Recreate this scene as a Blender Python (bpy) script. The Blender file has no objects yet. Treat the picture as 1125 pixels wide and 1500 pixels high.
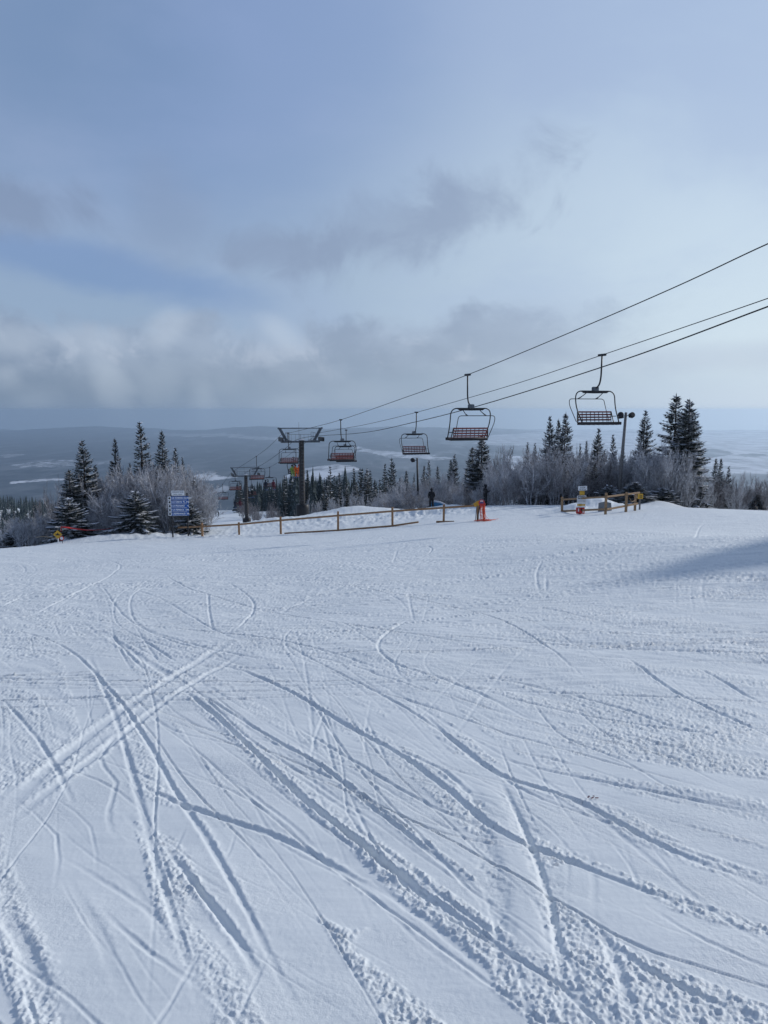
import bpy, math, random
import numpy as np
from mathutils import Vector, Matrix

S = bpy.context.scene
COL = S.collection
R = math.radians
random.seed(7)

# ------------------------------------------------------------------ camera
EYE = Vector((0.0, 0.0, 1.6))
PITCH = math.atan(150.0 / 1125.0)
cd = bpy.data.cameras.new("camera")
cd.sensor_fit = 'HORIZONTAL'; cd.sensor_width = 36.0; cd.lens = 36.0
cd.clip_start = 0.05; cd.clip_end = 200000.0
cam = bpy.data.objects.new("camera", cd); COL.objects.link(cam)
cam.location = EYE
cam.rotation_euler = (R(90) - PITCH, 0, 0)
S.camera = cam
CP, SP = math.cos(PITCH), math.sin(PITCH)

# ------------------------------------------------------------------ sun, sky, exposure
SUN_AZ, SUN_EL = R(60), R(25)            # azimuth from +Y (negative = left)
sd = bpy.data.lights.new("sun", 'SUN'); sd.energy = 2.15; sd.angle = R(3.4); sd.color = (1.0, 0.97, 0.94)
so = bpy.data.objects.new("sun", sd); COL.objects.link(so)
sdir = Vector((math.sin(SUN_AZ) * math.cos(SUN_EL), math.cos(SUN_AZ) * math.cos(SUN_EL), math.sin(SUN_EL)))
so.rotation_euler = sdir.to_track_quat('Z', 'Y').to_euler()
so.location = (30, 20, 40)

S.view_settings.view_transform = 'Standard'
S.view_settings.look = 'None'
S.view_settings.exposure = 0.12
S.view_settings.gamma = 1.0
S.view_settings.use_curve_mapping = False
cy = S.cycles
cy.max_bounces = 4; cy.diffuse_bounces = 2; cy.glossy_bounces = 2; cy.transmission_bounces = 2
cy.transparent_max_bounces = 8; cy.volume_bounces = 1
cy.use_denoising = True
cy.caustics_reflective = False; cy.caustics_refractive = False


def srgb(r, g, b, a=1.0):
    f = lambda c: (c / 255.0) / 12.92 if c / 255.0 <= 0.04045 else ((c / 255.0 + 0.055) / 1.055) ** 2.4
    return (f(r), f(g), f(b), a)


class NT:
    """small node-tree helper"""
    def __init__(s, tree): s.t = tree; s.n = tree.nodes; s.l = tree.links
    def node(s, typ, **kw):
        n = s.n.new(typ)
        for k, v in kw.items():
            if k == 'inp':
                for i, x in v.items():
                    if isinstance(x, bpy.types.NodeSocket): s.l.new(x, n.inputs[i])
                    else: n.inputs[i].default_value = x
            else: setattr(n, k, v)
        return n
    def math(s, op, a, b=0.0, c=0.0, clamp=False):
        n = s.node('ShaderNodeMath', operation=op, use_clamp=clamp, inp={0: a, 1: b})
        if op in ('MULTIPLY_ADD', 'SMOOTH_MIN'): 
            if isinstance(c, bpy.types.NodeSocket): s.l.new(c, n.inputs[2])
            else: n.inputs[2].default_value = c
        return n.outputs[0]
    def mix(s, f, a, b):
        n = s.node('ShaderNodeMix', data_type='RGBA')
        for i, x in ((0, f), (6, a), (7, b)):
            if isinstance(x, bpy.types.NodeSocket): s.l.new(x, n.inputs[i])
            else: n.inputs[i].default_value = x
        return n.outputs[2]
    def sstep(s, v, lo, hi):
        n = s.node('ShaderNodeMapRange', interpolation_type='SMOOTHSTEP', inp={0: v, 1: lo, 2: hi, 3: 0.0, 4: 1.0})
        return n.outputs[0]
    def noise(s, vec, scale, detail=4, rough=0.55, dist=0.0):
        n = s.node('ShaderNodeTexNoise', inp={'Vector': vec, 'Scale': scale, 'Detail': detail, 'Roughness': rough, 'Distortion': dist})
        return n.outputs[0]


world = bpy.data.worlds.new("World"); S.world = world; world.use_nodes = True
W = NT(world.node_tree); W.n.clear()
sky = W.node('ShaderNodeTexSky', sky_type='NISHITA', sun_disc=False, sun_elevation=SUN_EL, sun_rotation=SUN_AZ, altitude=800.0, air_density=1.0, dust_density=1.5)
tc = W.node('ShaderNodeTexCoord')
sep = W.node('ShaderNodeSeparateXYZ', inp={0: tc.outputs['Generated']})
AZ = W.math('ARCTAN2', sep.outputs[0], sep.outputs[1])
EL = W.math('ARCSINE', sep.outputs[2])


def azel(px, py):
    v = (750 - py) / 1125.0; u = (px - 562.5) / 1125.0
    y = CP + v * SP; z = -SP + v * CP
    return math.atan2(u, y), math.atan2(z, math.hypot(u, y))


vec = W.node('ShaderNodeCombineXYZ', inp={0: AZ, 1: EL, 2: 0.0}).outputs[0]
vecs = W.node('ShaderNodeCombineXYZ', inp={0: AZ, 1: W.math('MULTIPLY', EL, 2.0), 2: 3.7}).outputs[0]
vech = W.node('ShaderNodeCombineXYZ', inp={0: W.math('MULTIPLY', AZ, 0.7), 1: W.math('MULTIPLY', EL, 7.0), 2: 1.7}).outputs[0]
nA = W.noise(vecs, 2.2, 6, 0.55, 0.2)
nB = W.noise(vec, 7.0, 7, 0.55, 0.3)
nD = W.noise(vec, 11.0, 8, 0.62, 0.45)
nC = W.noise(vecs, 5.0, 6, 0.6, 0.25)
nH = W.noise(vech, 3.0, 5, 0.5, 0.1)


def blob(px, py, wx, wy, tilt=0.0, wob=1.0, src=None):
    """soft elliptical patch of cloud around a direction of the sky, ragged by noise"""
    a0, e0 = azel(px, py)
    da = W.math('SUBTRACT', AZ, a0); de = W.math('SUBTRACT', EL, e0)
    c, s_ = math.cos(tilt), math.sin(tilt)
    x = W.math('ADD', W.math('MULTIPLY', da, c / wx), W.math('MULTIPLY', de, s_ / wx))
    y = W.math('ADD', W.math('MULTIPLY', da, -s_ / wy), W.math('MULTIPLY', de, c / wy))
    d = W.math('SQRT', W.math('ADD', W.math('MULTIPLY', x, x), W.math('MULTIPLY', y, y)))
    d = W.math('ADD', d, W.math('MULTIPLY', W.math('SUBTRACT', src or nC, 0.5), 2.2 * wob))
    return W.math('SUBTRACT', 1.0, W.sstep(d, 0.25, 1.35))


# clear part: the physical sky, thin veil over it
veil_c = W.mix(W.sstep(AZ, -0.50, 0.60), srgb(133, 153, 190), srgb(172, 193, 221))
low_c = W.mix(W.sstep(AZ, -0.30, 0.42), srgb(142, 164, 192), srgb(196, 213, 227))
c = W.mix(W.sstep(W.math('ADD', EL, W.math('MULTIPLY', W.math('SUBTRACT', nA, .5), .30)), 0.50, 0.08), veil_c, low_c)
c = W.mix(W.math('MULTIPLY', W.sstep(nA, 0.42, 0.60), 0.30), c, srgb(154, 172, 206))
# bluer openings
blue = srgb(100, 133, 184)
c = W.mix(W.math('MULTIPLY', blob(360, 95, 0.30, 0.17, 0.35, 1.0, nA), 0.42), c, srgb(110, 139, 188))
c = W.mix(W.math('MULTIPLY', blob(90, 382, 0.26, 0.028, -0.16, .9), 0.50), c, blue)
c = W.mix(W.math('MULTIPLY', blob(0, 10, 0.22, 0.16, 0.0, .8, nA), 0.7), c, srgb(112, 139, 176))
# grey ragged patches
grey = srgb(131, 146, 174)
c = W.mix(W.math('MULTIPLY', blob(690, 300, 0.10, 0.045, 0.35, 1.5, nD), 0.40), c, grey)
c = W.mix(W.math('MULTIPLY', blob(560, 338, 0.17, 0.045, 0.22, 1.5, nD), 0.42), c, grey)
c = W.mix(W.math('MULTIPLY', blob(430, 368, 0.11, 0.028, 0.05, 1.4, nD), 0.45), c, srgb(128, 143, 171))
c = W.mix(W.math('MULTIPLY', blob(15, 298, 0.10, 0.030, -0.1, 1.4, nD), 0.6), c, srgb(120, 136, 165))
c = W.mix(W.math('MULTIPLY', blob(240, 325, 0.06, 0.06, 0.3, .9, nB), 0.35), c, grey)
c = W.mix(W.math('MULTIPLY', blob(1040, 525, 0.20, 0.020, 0.0, .6, nC), 0.45), c, srgb(170, 184, 208))
c = W.mix(W.math('MULTIPLY', blob(700, 500, 0.20, 0.035, 0.05, .8, nC), 0.40), c, srgb(150, 165, 190))
# bank of cumulus along the left and middle: white billows on top, grey blue below
bank_el = azel(300, 478)[1]
eb = W.math('ADD', EL, W.math('ADD', W.math('MULTIPLY', W.math('SUBTRACT', nD, .5), 0.13), W.math('MULTIPLY', W.math('SUBTRACT', nC, .5), 0.10)))
side = W.math('SUBTRACT', 1.0, W.sstep(W.math('ADD', AZ, W.math('MULTIPLY', W.math('SUBTRACT', nC, .5), .5)), -0.05, 0.40))
bank = W.math('MULTIPLY', W.math('SUBTRACT', 1.0, W.sstep(eb, bank_el - 0.020, bank_el + 0.022)), side)
grad = W.mix(W.sstep(W.math('ADD', EL, W.math('MULTIPLY', W.math('SUBTRACT', nC, .5), .06)), -0.02, bank_el), srgb(100, 121, 152), srgb(138, 154, 180))
grad = W.mix(W.sstep(AZ, -0.35, 0.30), grad, W.mix(0.55, grad, srgb(168, 183, 205)))
bc = W.mix(W.math('MULTIPLY', W.sstep(nB, 0.46, 0.62), 0.40), grad, srgb(172, 186, 207))
bc = W.mix(W.math('MULTIPLY', W.sstep(nC, 0.56, 0.40), 0.35), bc, srgb(118, 135, 162))
c = W.mix(W.math('MULTIPLY', bank, 0.90), c, bc)
hcol = W.mix(W.sstep(AZ, -0.40, 0.52), srgb(107, 128, 157), srgb(168, 189, 213))
hz_f = W.math('SUBTRACT', 1.0, W.sstep(W.math('ADD', EL, W.math('MULTIPLY', W.math('SUBTRACT', nD, .5), .07)), -0.015, 0.085))
c = W.mix(W.math('MULTIPLY', hz_f, 0.80), c, hcol)
puff = W.math('MULTIPLY', W.sstep(nD, 0.50, 0.62), W.math('MULTIPLY', bank, W.sstep(eb, bank_el - .055, bank_el - .005)))
c = W.mix(W.math('MULTIPLY', puff, 0.40), c, srgb(190, 200, 218))
for (px, py, wx, wy, ti, am) in ((412, 488, .035, .018, -.6, .45), (240, 480, .035, .022, .8, .40), (305, 590, .018, .040, .2, .24), (165, 570, .022, .055, .3, .35),
                                 (130, 495, .05, .018, 0, .35), (20, 498, .04, .02, 0, .35), (5, 560, .02, .02, 0, .4), (440, 600, .05, .02, 0, .25), (330, 570, .03, .02, 0, .2), (300, 612, .022, .022, .3, .4), (160, 600, .02, .02, .3, .3), (470, 610, .03, .014, .2, .3), (60, 590, .03, .012, .1, .25)):
    c = W.mix(W.math('MULTIPLY', blob(px, py, wx, wy, ti, .7, nD), am), c, srgb(186, 199, 217))
hcol2 = W.mix(W.sstep(AZ, -0.40, 0.02), srgb(112, 134, 163), srgb(140, 161, 187))
hcol2 = W.mix(W.sstep(AZ, 0.0, 0.47), hcol2, srgb(182, 203, 225))
hz2 = W.math('SUBTRACT', 1.0, W.sstep(W.math('ADD', EL, W.math('MULTIPLY', W.math('SUBTRACT', nB, .5), .05)), 0.006, 0.060))
c = W.mix(W.math('MULTIPLY', hz2, 0.93), c, hcol2)
for (px, py, wx, wy, ti, am) in ((300, 588, .020, .045, .2, .24), (165, 578, .022, .050, .3, .20), (55, 585, .03, .02, .1, .15), (430, 596, .05, .022, .1, .2), (520, 580, .05, .02, .1, .15), (235, 560, .03, .03, -.2, .22)):
    c = W.mix(W.math('MULTIPLY', blob(px, py, wx, wy, ti, .9, nD), am), c, srgb(170, 186, 206))
# unseen sky higher up and behind the camera, darkened to cut the fill light
away = W.math('MAXIMUM', W.sstep(EL, 0.62, 0.95), W.sstep(W.math('ABSOLUTE', AZ), 0.75, 1.5))
c = W.mix(W.math('MULTIPLY', away, 0.92), c, W.mix(W.sstep(nA, .38, .62), srgb(78, 98, 134), srgb(118, 134, 164)))
# cloud colours, with the dimmed unseen part, mixed over the physical sky
cloudbg = W.node('ShaderNodeBackground', inp={0: c, 1: 1.0})
skybg = W.node('ShaderNodeBackground', inp={0: sky.outputs[0], 1: 0.10})
mx = W.node('ShaderNodeMixShader', inp={0: 0.90, 1: skybg.outputs[0], 2: cloudbg.outputs[0]})
wo = W.node('ShaderNodeOutputWorld'); W.l.new(mx.outputs[0], wo.inputs[0])


# ------------------------------------------------------------------ projection helpers
def ray(px, py):
    v = (750 - py) / 1125.0; u = (px - 562.5) / 1125.0
    y = CP + v * SP; z = -SP + v * CP
    return u / y, z / y                     # X/Y, (Z-eye)/Y


def at(px, py, Y):
    a, b = ray(px, py)
    return Vector((a * Y, Y, EYE.z + b * Y))


# ------------------------------------------------------------------ noise
_rs = np.random.RandomState(11)
_PERM = np.concatenate([_rs.permutation(256)] * 2)
_GR = _rs.randn(256, 2); _GR /= np.linalg.norm(_GR, axis=1)[:, None]


def perlin(x, y):
    xi = np.floor(x).astype(np.int64); yi = np.floor(y).astype(np.int64)
    xf = x - xi; yf = y - yi
    u = xf * xf * xf * (xf * (xf * 6 - 15) + 10); v = yf * yf * yf * (yf * (yf * 6 - 15) + 10)
    def g(ix, iy, dx, dy):
        h = _PERM[(_PERM[ix & 255] + iy) & 255]
        return _GR[h, 0] * dx + _GR[h, 1] * dy
    a = g(xi, yi, xf, yf); b = g(xi + 1, yi, xf - 1, yf)
    c_ = g(xi, yi + 1, xf, yf - 1); d = g(xi + 1, yi + 1, xf - 1, yf - 1)
    return (a + (b - a) * u) * (1 - v) + (c_ + (d - c_) * u) * v


def fbm(x, y, o=4, rough=.5):
    s = 0; a = 1.0
    for i in range(o):
        s = s + a * perlin(x * 2 ** i + 17.3 * i, y * 2 ** i - 9.1 * i); a *= rough
    return s


def sst(a, b, x):
    t = np.clip((x - a) / (b - a), 0, 1); return t * t * (3 - 2 * t)


# ------------------------------------------------------------------ ground shape (thin plate through surveyed points)
SURV = [  # px, py, distance
    (0, 804, 46), (85, 797, 49), (170, 787, 54), (250, 786, 52), (296, 787, 53), (350, 784, 52.5), (411, 782, 51.5), (495, 778, 50),
    (575, 772, 48), (650, 765, 47), (705, 763, 46), (800, 741, 57), (850, 754, 46), (888, 753, 44), (931, 747, 47), (960, 741, 53), (1060, 751, 54), (1125, 757, 55),
    (720, 741, 66), (632, 746, 69), (560, 750, 68), (500, 752, 68), (443, 762, 79), (300, 778, 70), (350, 773, 75), (380, 771, 78),
]
PTS = [(0, 0, 0), (-12, 0, .25), (12, 0, .1), (0, -12, 1.3), (-14, -12, 1.5), (14, -12, 1.4), (0, 7, -.85), (-5, 7, -.95), (5, 7, -.75)]
for px, py, Y in SURV:
    p = at(px, py, Y); PTS.append(tuple(p))
for px, py, Y in SURV[:18]:
    p = at(px, py, Y)
    f = 25.0 / Y; PTS.append((p.x * f, 25.0, p.z * f * 0.96 - 0.1))
for x, y, z in ((60, 50, -4.0), (-60, 45, -10), (60, 0, 1), (-60, 0, -2), (0, -60, 6)): PTS.append((x, y, z))
for px, Y, z in ((40, 75, -16), (40, 110, -24), (170, 90, -17), (260, 100, -17.5), (40, 200, -36), (40, 320, -48), (40, 480, -64), (40, 700, -92),
                 (330, 120, -16.6), (325, 180, -23.5), (320, 240, -31.0), (322, 300, -38.0), (322, 420, -60), (420, 120, -18), (420, 180, -24.5), (420, 260, -33.5), (420, 340, -43),
                 (560, 100, -14), (560, 150, -20.5), (560, 240, -32), (560, 340, -46), (700, 90, -12.5), (700, 150, -24), (700, 300, -58),
                 (900, 75, -9.8), (900, 110, -17), (900, 200, -42), (1120, 75, -11), (1120, 110, -18), (1120, 200, -44), (600, 480, -95), (1000, 480, -120), (250, 480, -80),
                 (600, 1000, -230), (0, 1000, -190), (1100, 1000, -240), (-400, 300, -60), (1500, 300, -70)):
    a, b = ray(px, 600); PTS.append((a * Y, Y, z))
PTS = np.array(PTS, float)
_N = len(PTS)
def _phi(r2): return 0.5 * r2 * np.log(r2 + 1e-9)
_K = _phi(((PTS[:, None, :2] - PTS[None, :, :2]) ** 2).sum(2)) + np.eye(_N) * 2.0
_P = np.hstack([np.ones((_N, 1)), PTS[:, :2]])
_A = np.block([[_K, _P], [_P.T, np.zeros((3, 3))]])
_W = np.linalg.solve(_A, np.concatenate([PTS[:, 2], np.zeros(3)]))

MOUNDS = [  # px, py, Y, rx, ry, height : ploughed heaps
    (515, 752, 69, 2.6, 1.2, .55), (480, 753, 71, 2.0, 1.4, .3), (560, 751, 70, 2.4, 1.2, .32), (600, 760, 60, 1.2, .8, .25), (632, 757, 58, 1.4, .7, .3), (655, 752, 66, 1.6, 1., .25),
    (870, 748, 52, 1.5, 1.0, .65), (840, 750, 50, .9, .8, .45), (965, 742, 55, 1.6, 1., .45), (1000, 744, 56, 2.2, .9, .25),
    (470, 765, 62, 1.6, .8, .2), (700, 752, 55, 1.4, .8, .15), (400, 775, 66, 3.0, 1.2, .2), (180, 788, 53, 3.5, 1.8, .25), (130, 793, 51, 2.5, 1.4, .2),
]
_MW = []
for px, py, Y, rx, ry, hh in MOUNDS:
    p = at(px, py, Y); _MW.append((p.x, p.y, rx, ry, hh))


def ground(x, y):
    x = np.asarray(x, float); y = np.asarray(y, float)
    shp = np.broadcast(x, y).shape
    x = np.broadcast_to(x, shp).ravel(); y = np.broadcast_to(y, shp).ravel()
    z = _W[_N] + _W[_N + 1] * x + _W[_N + 2] * y
    for i in range(_N):
        z = z + _W[i] * _phi((x - PTS[i, 0]) ** 2 + (y - PTS[i, 1]) ** 2)
    for mx_, my_, rx, ry, hh in _MW:
        e = np.exp(-((x - mx_) / rx) ** 2 - ((y - my_) / ry) ** 2)
        z = z + hh * e
    # a long roll of the piste on the right, crest about 19 m away
    q = (y - (17.5 + 0.10 * (x - 6) + 0.5 * np.sin(x * .5)))
    roll = np.where(q < 0, np.exp(-(q / 6.5) ** 2), np.exp(-(q / 3.5) ** 2))
    z = z + 0.50 * roll * sst(1.0, 9.0, x)
    # unseen snow bank added off to the right to shade the piste there
    t_ = np.clip(((x - 14) * 5 + (y - 13.5) * 10.5) / 135.25, 0, 1)
    rb = np.sqrt((x - 14 - 5 * t_) ** 2 + (y - 13.5 - 10.5 * t_) ** 2)
    z = z + (3.9 + 1.2 * perlin(x * .45, y * .45)) * np.exp(-(rb / 2.6) ** 2)
    z = z + (3.1 + 1.5 * perlin(x * .9 + 3, y * .9)) * np.exp(-(np.hypot(x - 17.9, y - 20.8) / 1.9) ** 2) + 1.6 * np.exp(-np.hypot(x - 19.2, y - 20.2) / 1.5) + 2.2 * np.exp(-np.hypot(x - 16.2, y - 17.4) / 1.2) + .5 * np.exp(-(np.hypot(x - 13.6, y - 13.6) / 1.7) ** 2)  # added peaks that draw the bank's shadow out into a wedge
    z = z + 0.05 * fbm(x * .12, y * .2, 2) * sst(0, 5, y)
    return z.reshape(shp)


def gz(x, y): return float(ground(np.array([x]), np.array([y]))[0])


# ------------------------------------------------------------------ materials
def mat(name, col, rough=.6, metal=0.0, var=0.0, scale=8.0, bump=0.0, spec=.4, emit=None):
    m = bpy.data.materials.new(name); m.use_nodes = True
    T = NT(m.node_tree); T.n.clear()
    out = T.node('ShaderNodeOutputMaterial'); b = T.node('ShaderNodeBsdfPrincipled')
    T.l.new(b.outputs[0], out.inputs[0])
    b.inputs['Roughness'].default_value = rough; b.inputs['Metallic'].default_value = metal
    b.inputs['Specular IOR Level'].default_value = spec
    co = T.node('ShaderNodeTexCoord').outputs['Object']
    if var > 0:
        n = T.noise(co, scale, 5, .6)
        lo = tuple(x * (1 - var) for x in col[:3]) + (1,); hi = tuple(min(1, x * (1 + var)) for x in col[:3]) + (1,)
        T.l.new(T.mix(T.sstep(n, .3, .7), lo, hi), b.inputs['Base Color'])
        if bump > 0:
            bp = T.node('ShaderNodeBump', inp={'Strength': bump, 'Distance': 0.02, 'Height': n}); T.l.new(bp.outputs[0], b.inputs['Normal'])
    else: b.inputs['Base Color'].default_value = tuple(col[:3]) + (1,)
    return m


def mat_wood(name, col, s=6.0):
    m = bpy.data.materials.new(name); m.use_nodes = True
    T = NT(m.node_tree); b = m.node_tree.nodes['Principled BSDF']
    co = T.node('ShaderNodeTexCoord').outputs['Object']
    mp = T.node('ShaderNodeMapping', inp={0: co, 3: (1.0, 6.0, 6.0)}).outputs[0]
    n = T.noise(mp, s, 6, .65, .6)
    lo = tuple(x * .62 for x in col) + (1,); hi = tuple(min(1, x * 1.35) for x in col) + (1,)
    T.l.new(T.mix(T.sstep(n, .3, .7), lo, hi), b.inputs['Base Color'])
    b.inputs['Roughness'].default_value = .8
    bp = T.node('ShaderNodeBump', inp={'Strength': .4, 'Distance': 0.01, 'Height': n}); T.l.new(bp.outputs[0], b.inputs['Normal'])
    return m


def mat_snow():
    m = bpy.data.materials.new("snow"); m.use_nodes = True
    T = NT(m.node_tree); b = m.node_tree.nodes['Principled BSDF']
    co = T.node('ShaderNodeTexCoord').outputs['Object']
    n = T.noise(co, 1.3, 6, .6)
    n2 = T.noise(co, 38.0, 5, .7)
    n3 = T.noise(T.node('ShaderNodeMapping', inp={0: co, 3: (.35, 2.6, 1.0)}).outputs[0], 3.0, 6, .65)
    T.l.new(T.mix(T.sstep(n, .3, .7), (.775, .82, .83, 1), (.83, .87, .875, 1)), b.inputs['Base Color'])
    b.inputs['Roughness'].default_value = .55; b.inputs['Specular IOR Level'].default_value = .35
    patchy = T.sstep(T.noise(co, .9, 4, .6), .42, .62)
    b1 = T.node('ShaderNodeBump', inp={'Strength': T.math('MULTIPLY_ADD', patchy, .45, .12), 'Distance': 0.012, 'Height': n2})
    dist_ = T.sstep(T.node('ShaderNodeSeparateXYZ', inp={0: co}).outputs[1], 5.0, 16.0)
    b2 = T.node('ShaderNodeBump', inp={'Strength': T.math('MULTIPLY', dist_, .7), 'Distance': 0.05, 'Height': n3, 'Normal': b1.outputs[0]})
    T.l.new(b2.outputs[0], b.inputs['Normal'])
    return m


def mat_crown(name, dark, light, frost, amt):
    """needles: dark green with rime; colour varies clump by clump"""
    m = bpy.data.materials.new(name); m.use_nodes = True
    T = NT(m.node_tree); b = m.node_tree.nodes['Principled BSDF']
    co = T.node('ShaderNodeTexCoord').outputs['Object']
    n = T.noise(co, 2.6, 4, .7); n2 = T.noise(co, 9.0, 3, .6)
    c1 = T.mix(T.sstep(n2, .35, .65), dark + (1,), light + (1,))
    f = T.sstep(T.math('ADD', T.math('MULTIPLY', n, .6), T.math('MULTIPLY', n2, .4)), .62 - amt, .72 - amt * .6)
    T.l.new(T.mix(T.math('MULTIPLY', f, .8), c1, frost + (1,)), b.inputs['Base Color'])
    b.inputs['Roughness'].default_value = .85; b.inputs['Specular IOR Level'].default_value = .15
    return m


M = {}
M['snow'] = mat_snow()
M['snowload'] = mat('snow_load', (.72, .75, .79), .7, var=.12, scale=12)
M['needles'] = mat_crown('needles', (.022, .032, .03), (.06, .078, .072), (.46, .50, .54), .13)
M['needles_far'] = mat_crown('needles_far', (.022, .034, .036), (.05, .07, .07), (.34, .39, .43), .10)
M['bark'] = mat('bark', (.08, .065, .055), .9, var=.4, scale=20, bump=.5)
M['twig'] = mat_crown('twig_rime', (.27, .26, .27), (.44, .44, .46), (.82, .84, .87), .20)
M['twig2'] = mat_crown('twig_brown', (.15, .135, .135), (.28, .265, .27), (.66, .67, .70), .13)
M['steel_dark'] = mat('steel_dark', (.02, .022, .026), .5, .2, var=.3, scale=10)
M['galv'] = mat('galvanised', (.13, .15, .17), .5, .4, var=.25, scale=6)
M['mast'] = mat('mast_paint', (.045, .042, .042), .75, var=.5, scale=3.5, bump=.3)
M['rubber'] = mat('rubber', (.015, .015, .017), .7)
M['redslat'] = mat('red_slat', (.25, .07, .06), .6, var=.25, scale=9)
M['wood'] = mat_wood('rail_wood', (.33, .19, .095))
M['woodnew'] = mat_wood('rail_wood_new', (.32, .205, .11))
M['greywood'] = mat_wood('pole_wood', (.19, .185, .18), 3.0)
M['blue'] = mat('sign_blue', (.025, .12, .42), .45, var=.08)
M['white'] = mat('sign_white', (.78, .80, .82), .5, var=.04)
M['black'] = mat('sign_black', (.015, .015, .018), .5)
M['yellow'] = mat('sign_yellow', (.62, .37, .04), .5, var=.12)
M['orange'] = mat('orange_net', (.85, .10, .035), .6, var=.2, scale=14)
M['red'] = mat('red_paint', (.55, .03, .03), .5, var=.1)
M['tarp'] = mat('blue_mat', (.03, .16, .32), .6, var=.2)
M['grey'] = mat('grey_sheet', (.20, .22, .235), .7, var=.15, scale=3)
M['skin'] = mat('skin', (.45, .27, .2), .6)
for k, cc in dict(cl_black=(.012, .012, .016), cl_navy=(.02, .025, .045), cl_tan=(.44, .32, .18), cl_orange=(.85, .16, .03), cl_lime=(.30, .42, .08), cl_red=(.45, .03, .05),
                  cl_wine=(.14, .02, .04), cl_grey=(.15, .16, .18), cl_white=(.7, .72, .75), cl_blue=(.05, .1, .25)).items():
    M[k] = mat(k, cc, .8, var=.15, scale=6)


# ------------------------------------------------------------------ mesh building
class MB:
    def __init__(s): s.v = []; s.f = []; s.m = []; s.n = 0
    def add(s, v, f, mi=0):
        o = s.n; s.v.extend(v); s.n += len(v)
        s.f.extend([tuple(i + o for i in q) for q in f]); s.m.extend([mi] * len(f))
    def box(s, c, d, rot=None, mi=0, bev=0.0):
        hx, hy, hz = d[0] / 2, d[1] / 2, d[2] / 2
        b = min(bev, hx * .9, hy * .9, hz * .9)
        if b <= 0:
            vs = [Vector((x, y, z)) for z in (-hz, hz) for y in (-hy, hy) for x in (-hx, hx)]
            fs = [(0, 2, 3, 1), (4, 5, 7, 6), (0, 1, 5, 4), (2, 6, 7, 3), (0, 4, 6, 2), (1, 3, 7, 5)]
        else:
            vs = []; fs = []
            for zz, k in ((-hz, b), (-hz + b, 0), (hz - b, 0), (hz, b)):
                vs += [Vector((-hx + k + (b if k == 0 else 0) * 0, -hy + k, zz)), Vector((hx - k, -hy + k, zz)), Vector((hx - k, hy - k, zz)), Vector((-hx + k, hy - k, zz))]
            fs.append((3, 2, 1, 0)); fs.append((12, 13, 14, 15))
            for L in range(3):
                for i in range(4):
                    j = (i + 1) % 4; fs.append((L * 4 + i, L * 4 + j, L * 4 + 4 + j, L * 4 + 4 + i))
        c = Vector(c)
        vs = [((rot @ v) if rot is not None else v) + c for v in vs]
        s.add(vs, fs, mi)
    def tube(s, pts, rad, n=8, mi=0, cap=True):
        pts = [Vector(p) for p in pts]; k = len(pts)
        if not isinstance(rad, (list, tuple)): rad = [rad] * k
        vs = []; fs = []
        up = None
        for i, p in enumerate(pts):
            t = (pts[min(i + 1, k - 1)] - pts[max(i - 1, 0)])
            if t.length < 1e-9: t = Vector((0, 0, 1))
            t.normalize()
            if up is None:
                up = Vector((0, 0, 1)) if abs(t.z) < .9 else Vector((0, 1, 0))
            a = t.cross(up)
            if a.length < 1e-6: a = t.cross(Vector((1, 0, 0)))
            a.normalize(); b = a.cross(t); b.normalize(); up = b
            for j in range(n):
                an = 2 * math.pi * j / n
                vs.append(p + (a * math.cos(an) + b * math.sin(an)) * rad[i])
        for i in range(k - 1):
            for j in range(n):
                j2 = (j + 1) % n
                fs.append((i * n + j, i * n + j2, (i + 1) * n + j2, (i + 1) * n + j))
        if cap and n > 2:
            fs.append(tuple(range(n - 1, -1, -1))); fs.append(tuple((k - 1) * n + j for j in range(n)))
        s.add(vs, fs, mi)
    def lathe(s, prof, n=12, c=(0, 0, 0), rot=None, mi=0):
        vs = []; fs = []
        for r, z in prof:
            for j in range(n):
                an = 2 * math.pi * j / n; v = Vector((r * math.cos(an), r * math.sin(an), z))
                vs.append(((rot @ v) if rot is not None else v) + Vector(c))
        for i in range(len(prof) - 1):
            for j in range(n):
                j2 = (j + 1) % n; fs.append((i * n + j, i * n + j2, (i + 1) * n + j2, (i + 1) * n + j))
        fs.append(tuple(range(n - 1, -1, -1))); fs.append(tuple((len(prof) - 1) * n + j for j in range(n)))
        s.add(vs, fs, mi)
    def mesh(s, name, mats, smooth=False):
        me = bpy.data.meshes.new(name)
        me.from_pydata([tuple(v) for v in s.v], [], s.f)
        for m_ in (mats if isinstance(mats, (list, tuple)) else [mats]): me.materials.append(m_)
        me.polygons.foreach_set('material_index', s.m)
        if smooth: me.polygons.foreach_set('use_smooth', [True] * len(s.f))
        me.update()
        return me
    def build(s, name, mats, parent=None, smooth=False, loc=None):
        return obj(name, s.mesh(name, mats, smooth), parent, loc)


def obj(name, me, parent=None, loc=None):
    o = bpy.data.objects.new(name, me); COL.objects.link(o)
    if parent is not None: o.parent = parent
    if loc is not None: o.location = loc
    return o


def tag(o, label=None, cat=None, group=None, kind=None):
    if label: o['label'] = label
    if cat: o['category'] = cat
    if group: o['group'] = group
    if kind: o['kind'] = kind
    return o


def empty(name, loc, rz=0.0, label=None, cat=None, group=None):
    o = bpy.data.objects.new(name, None); COL.objects.link(o)
    o.location = loc; o.rotation_euler = (0, 0, rz); o.empty_display_size = .2
    return tag(o, label, cat, group)


def copy_tree(o, parent=None):
    kids = list(o.children)
    c_ = o.copy(); COL.objects.link(c_); c_.parent = parent
    for ch in kids: copy_tree(ch, c_)
    return c_


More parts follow.
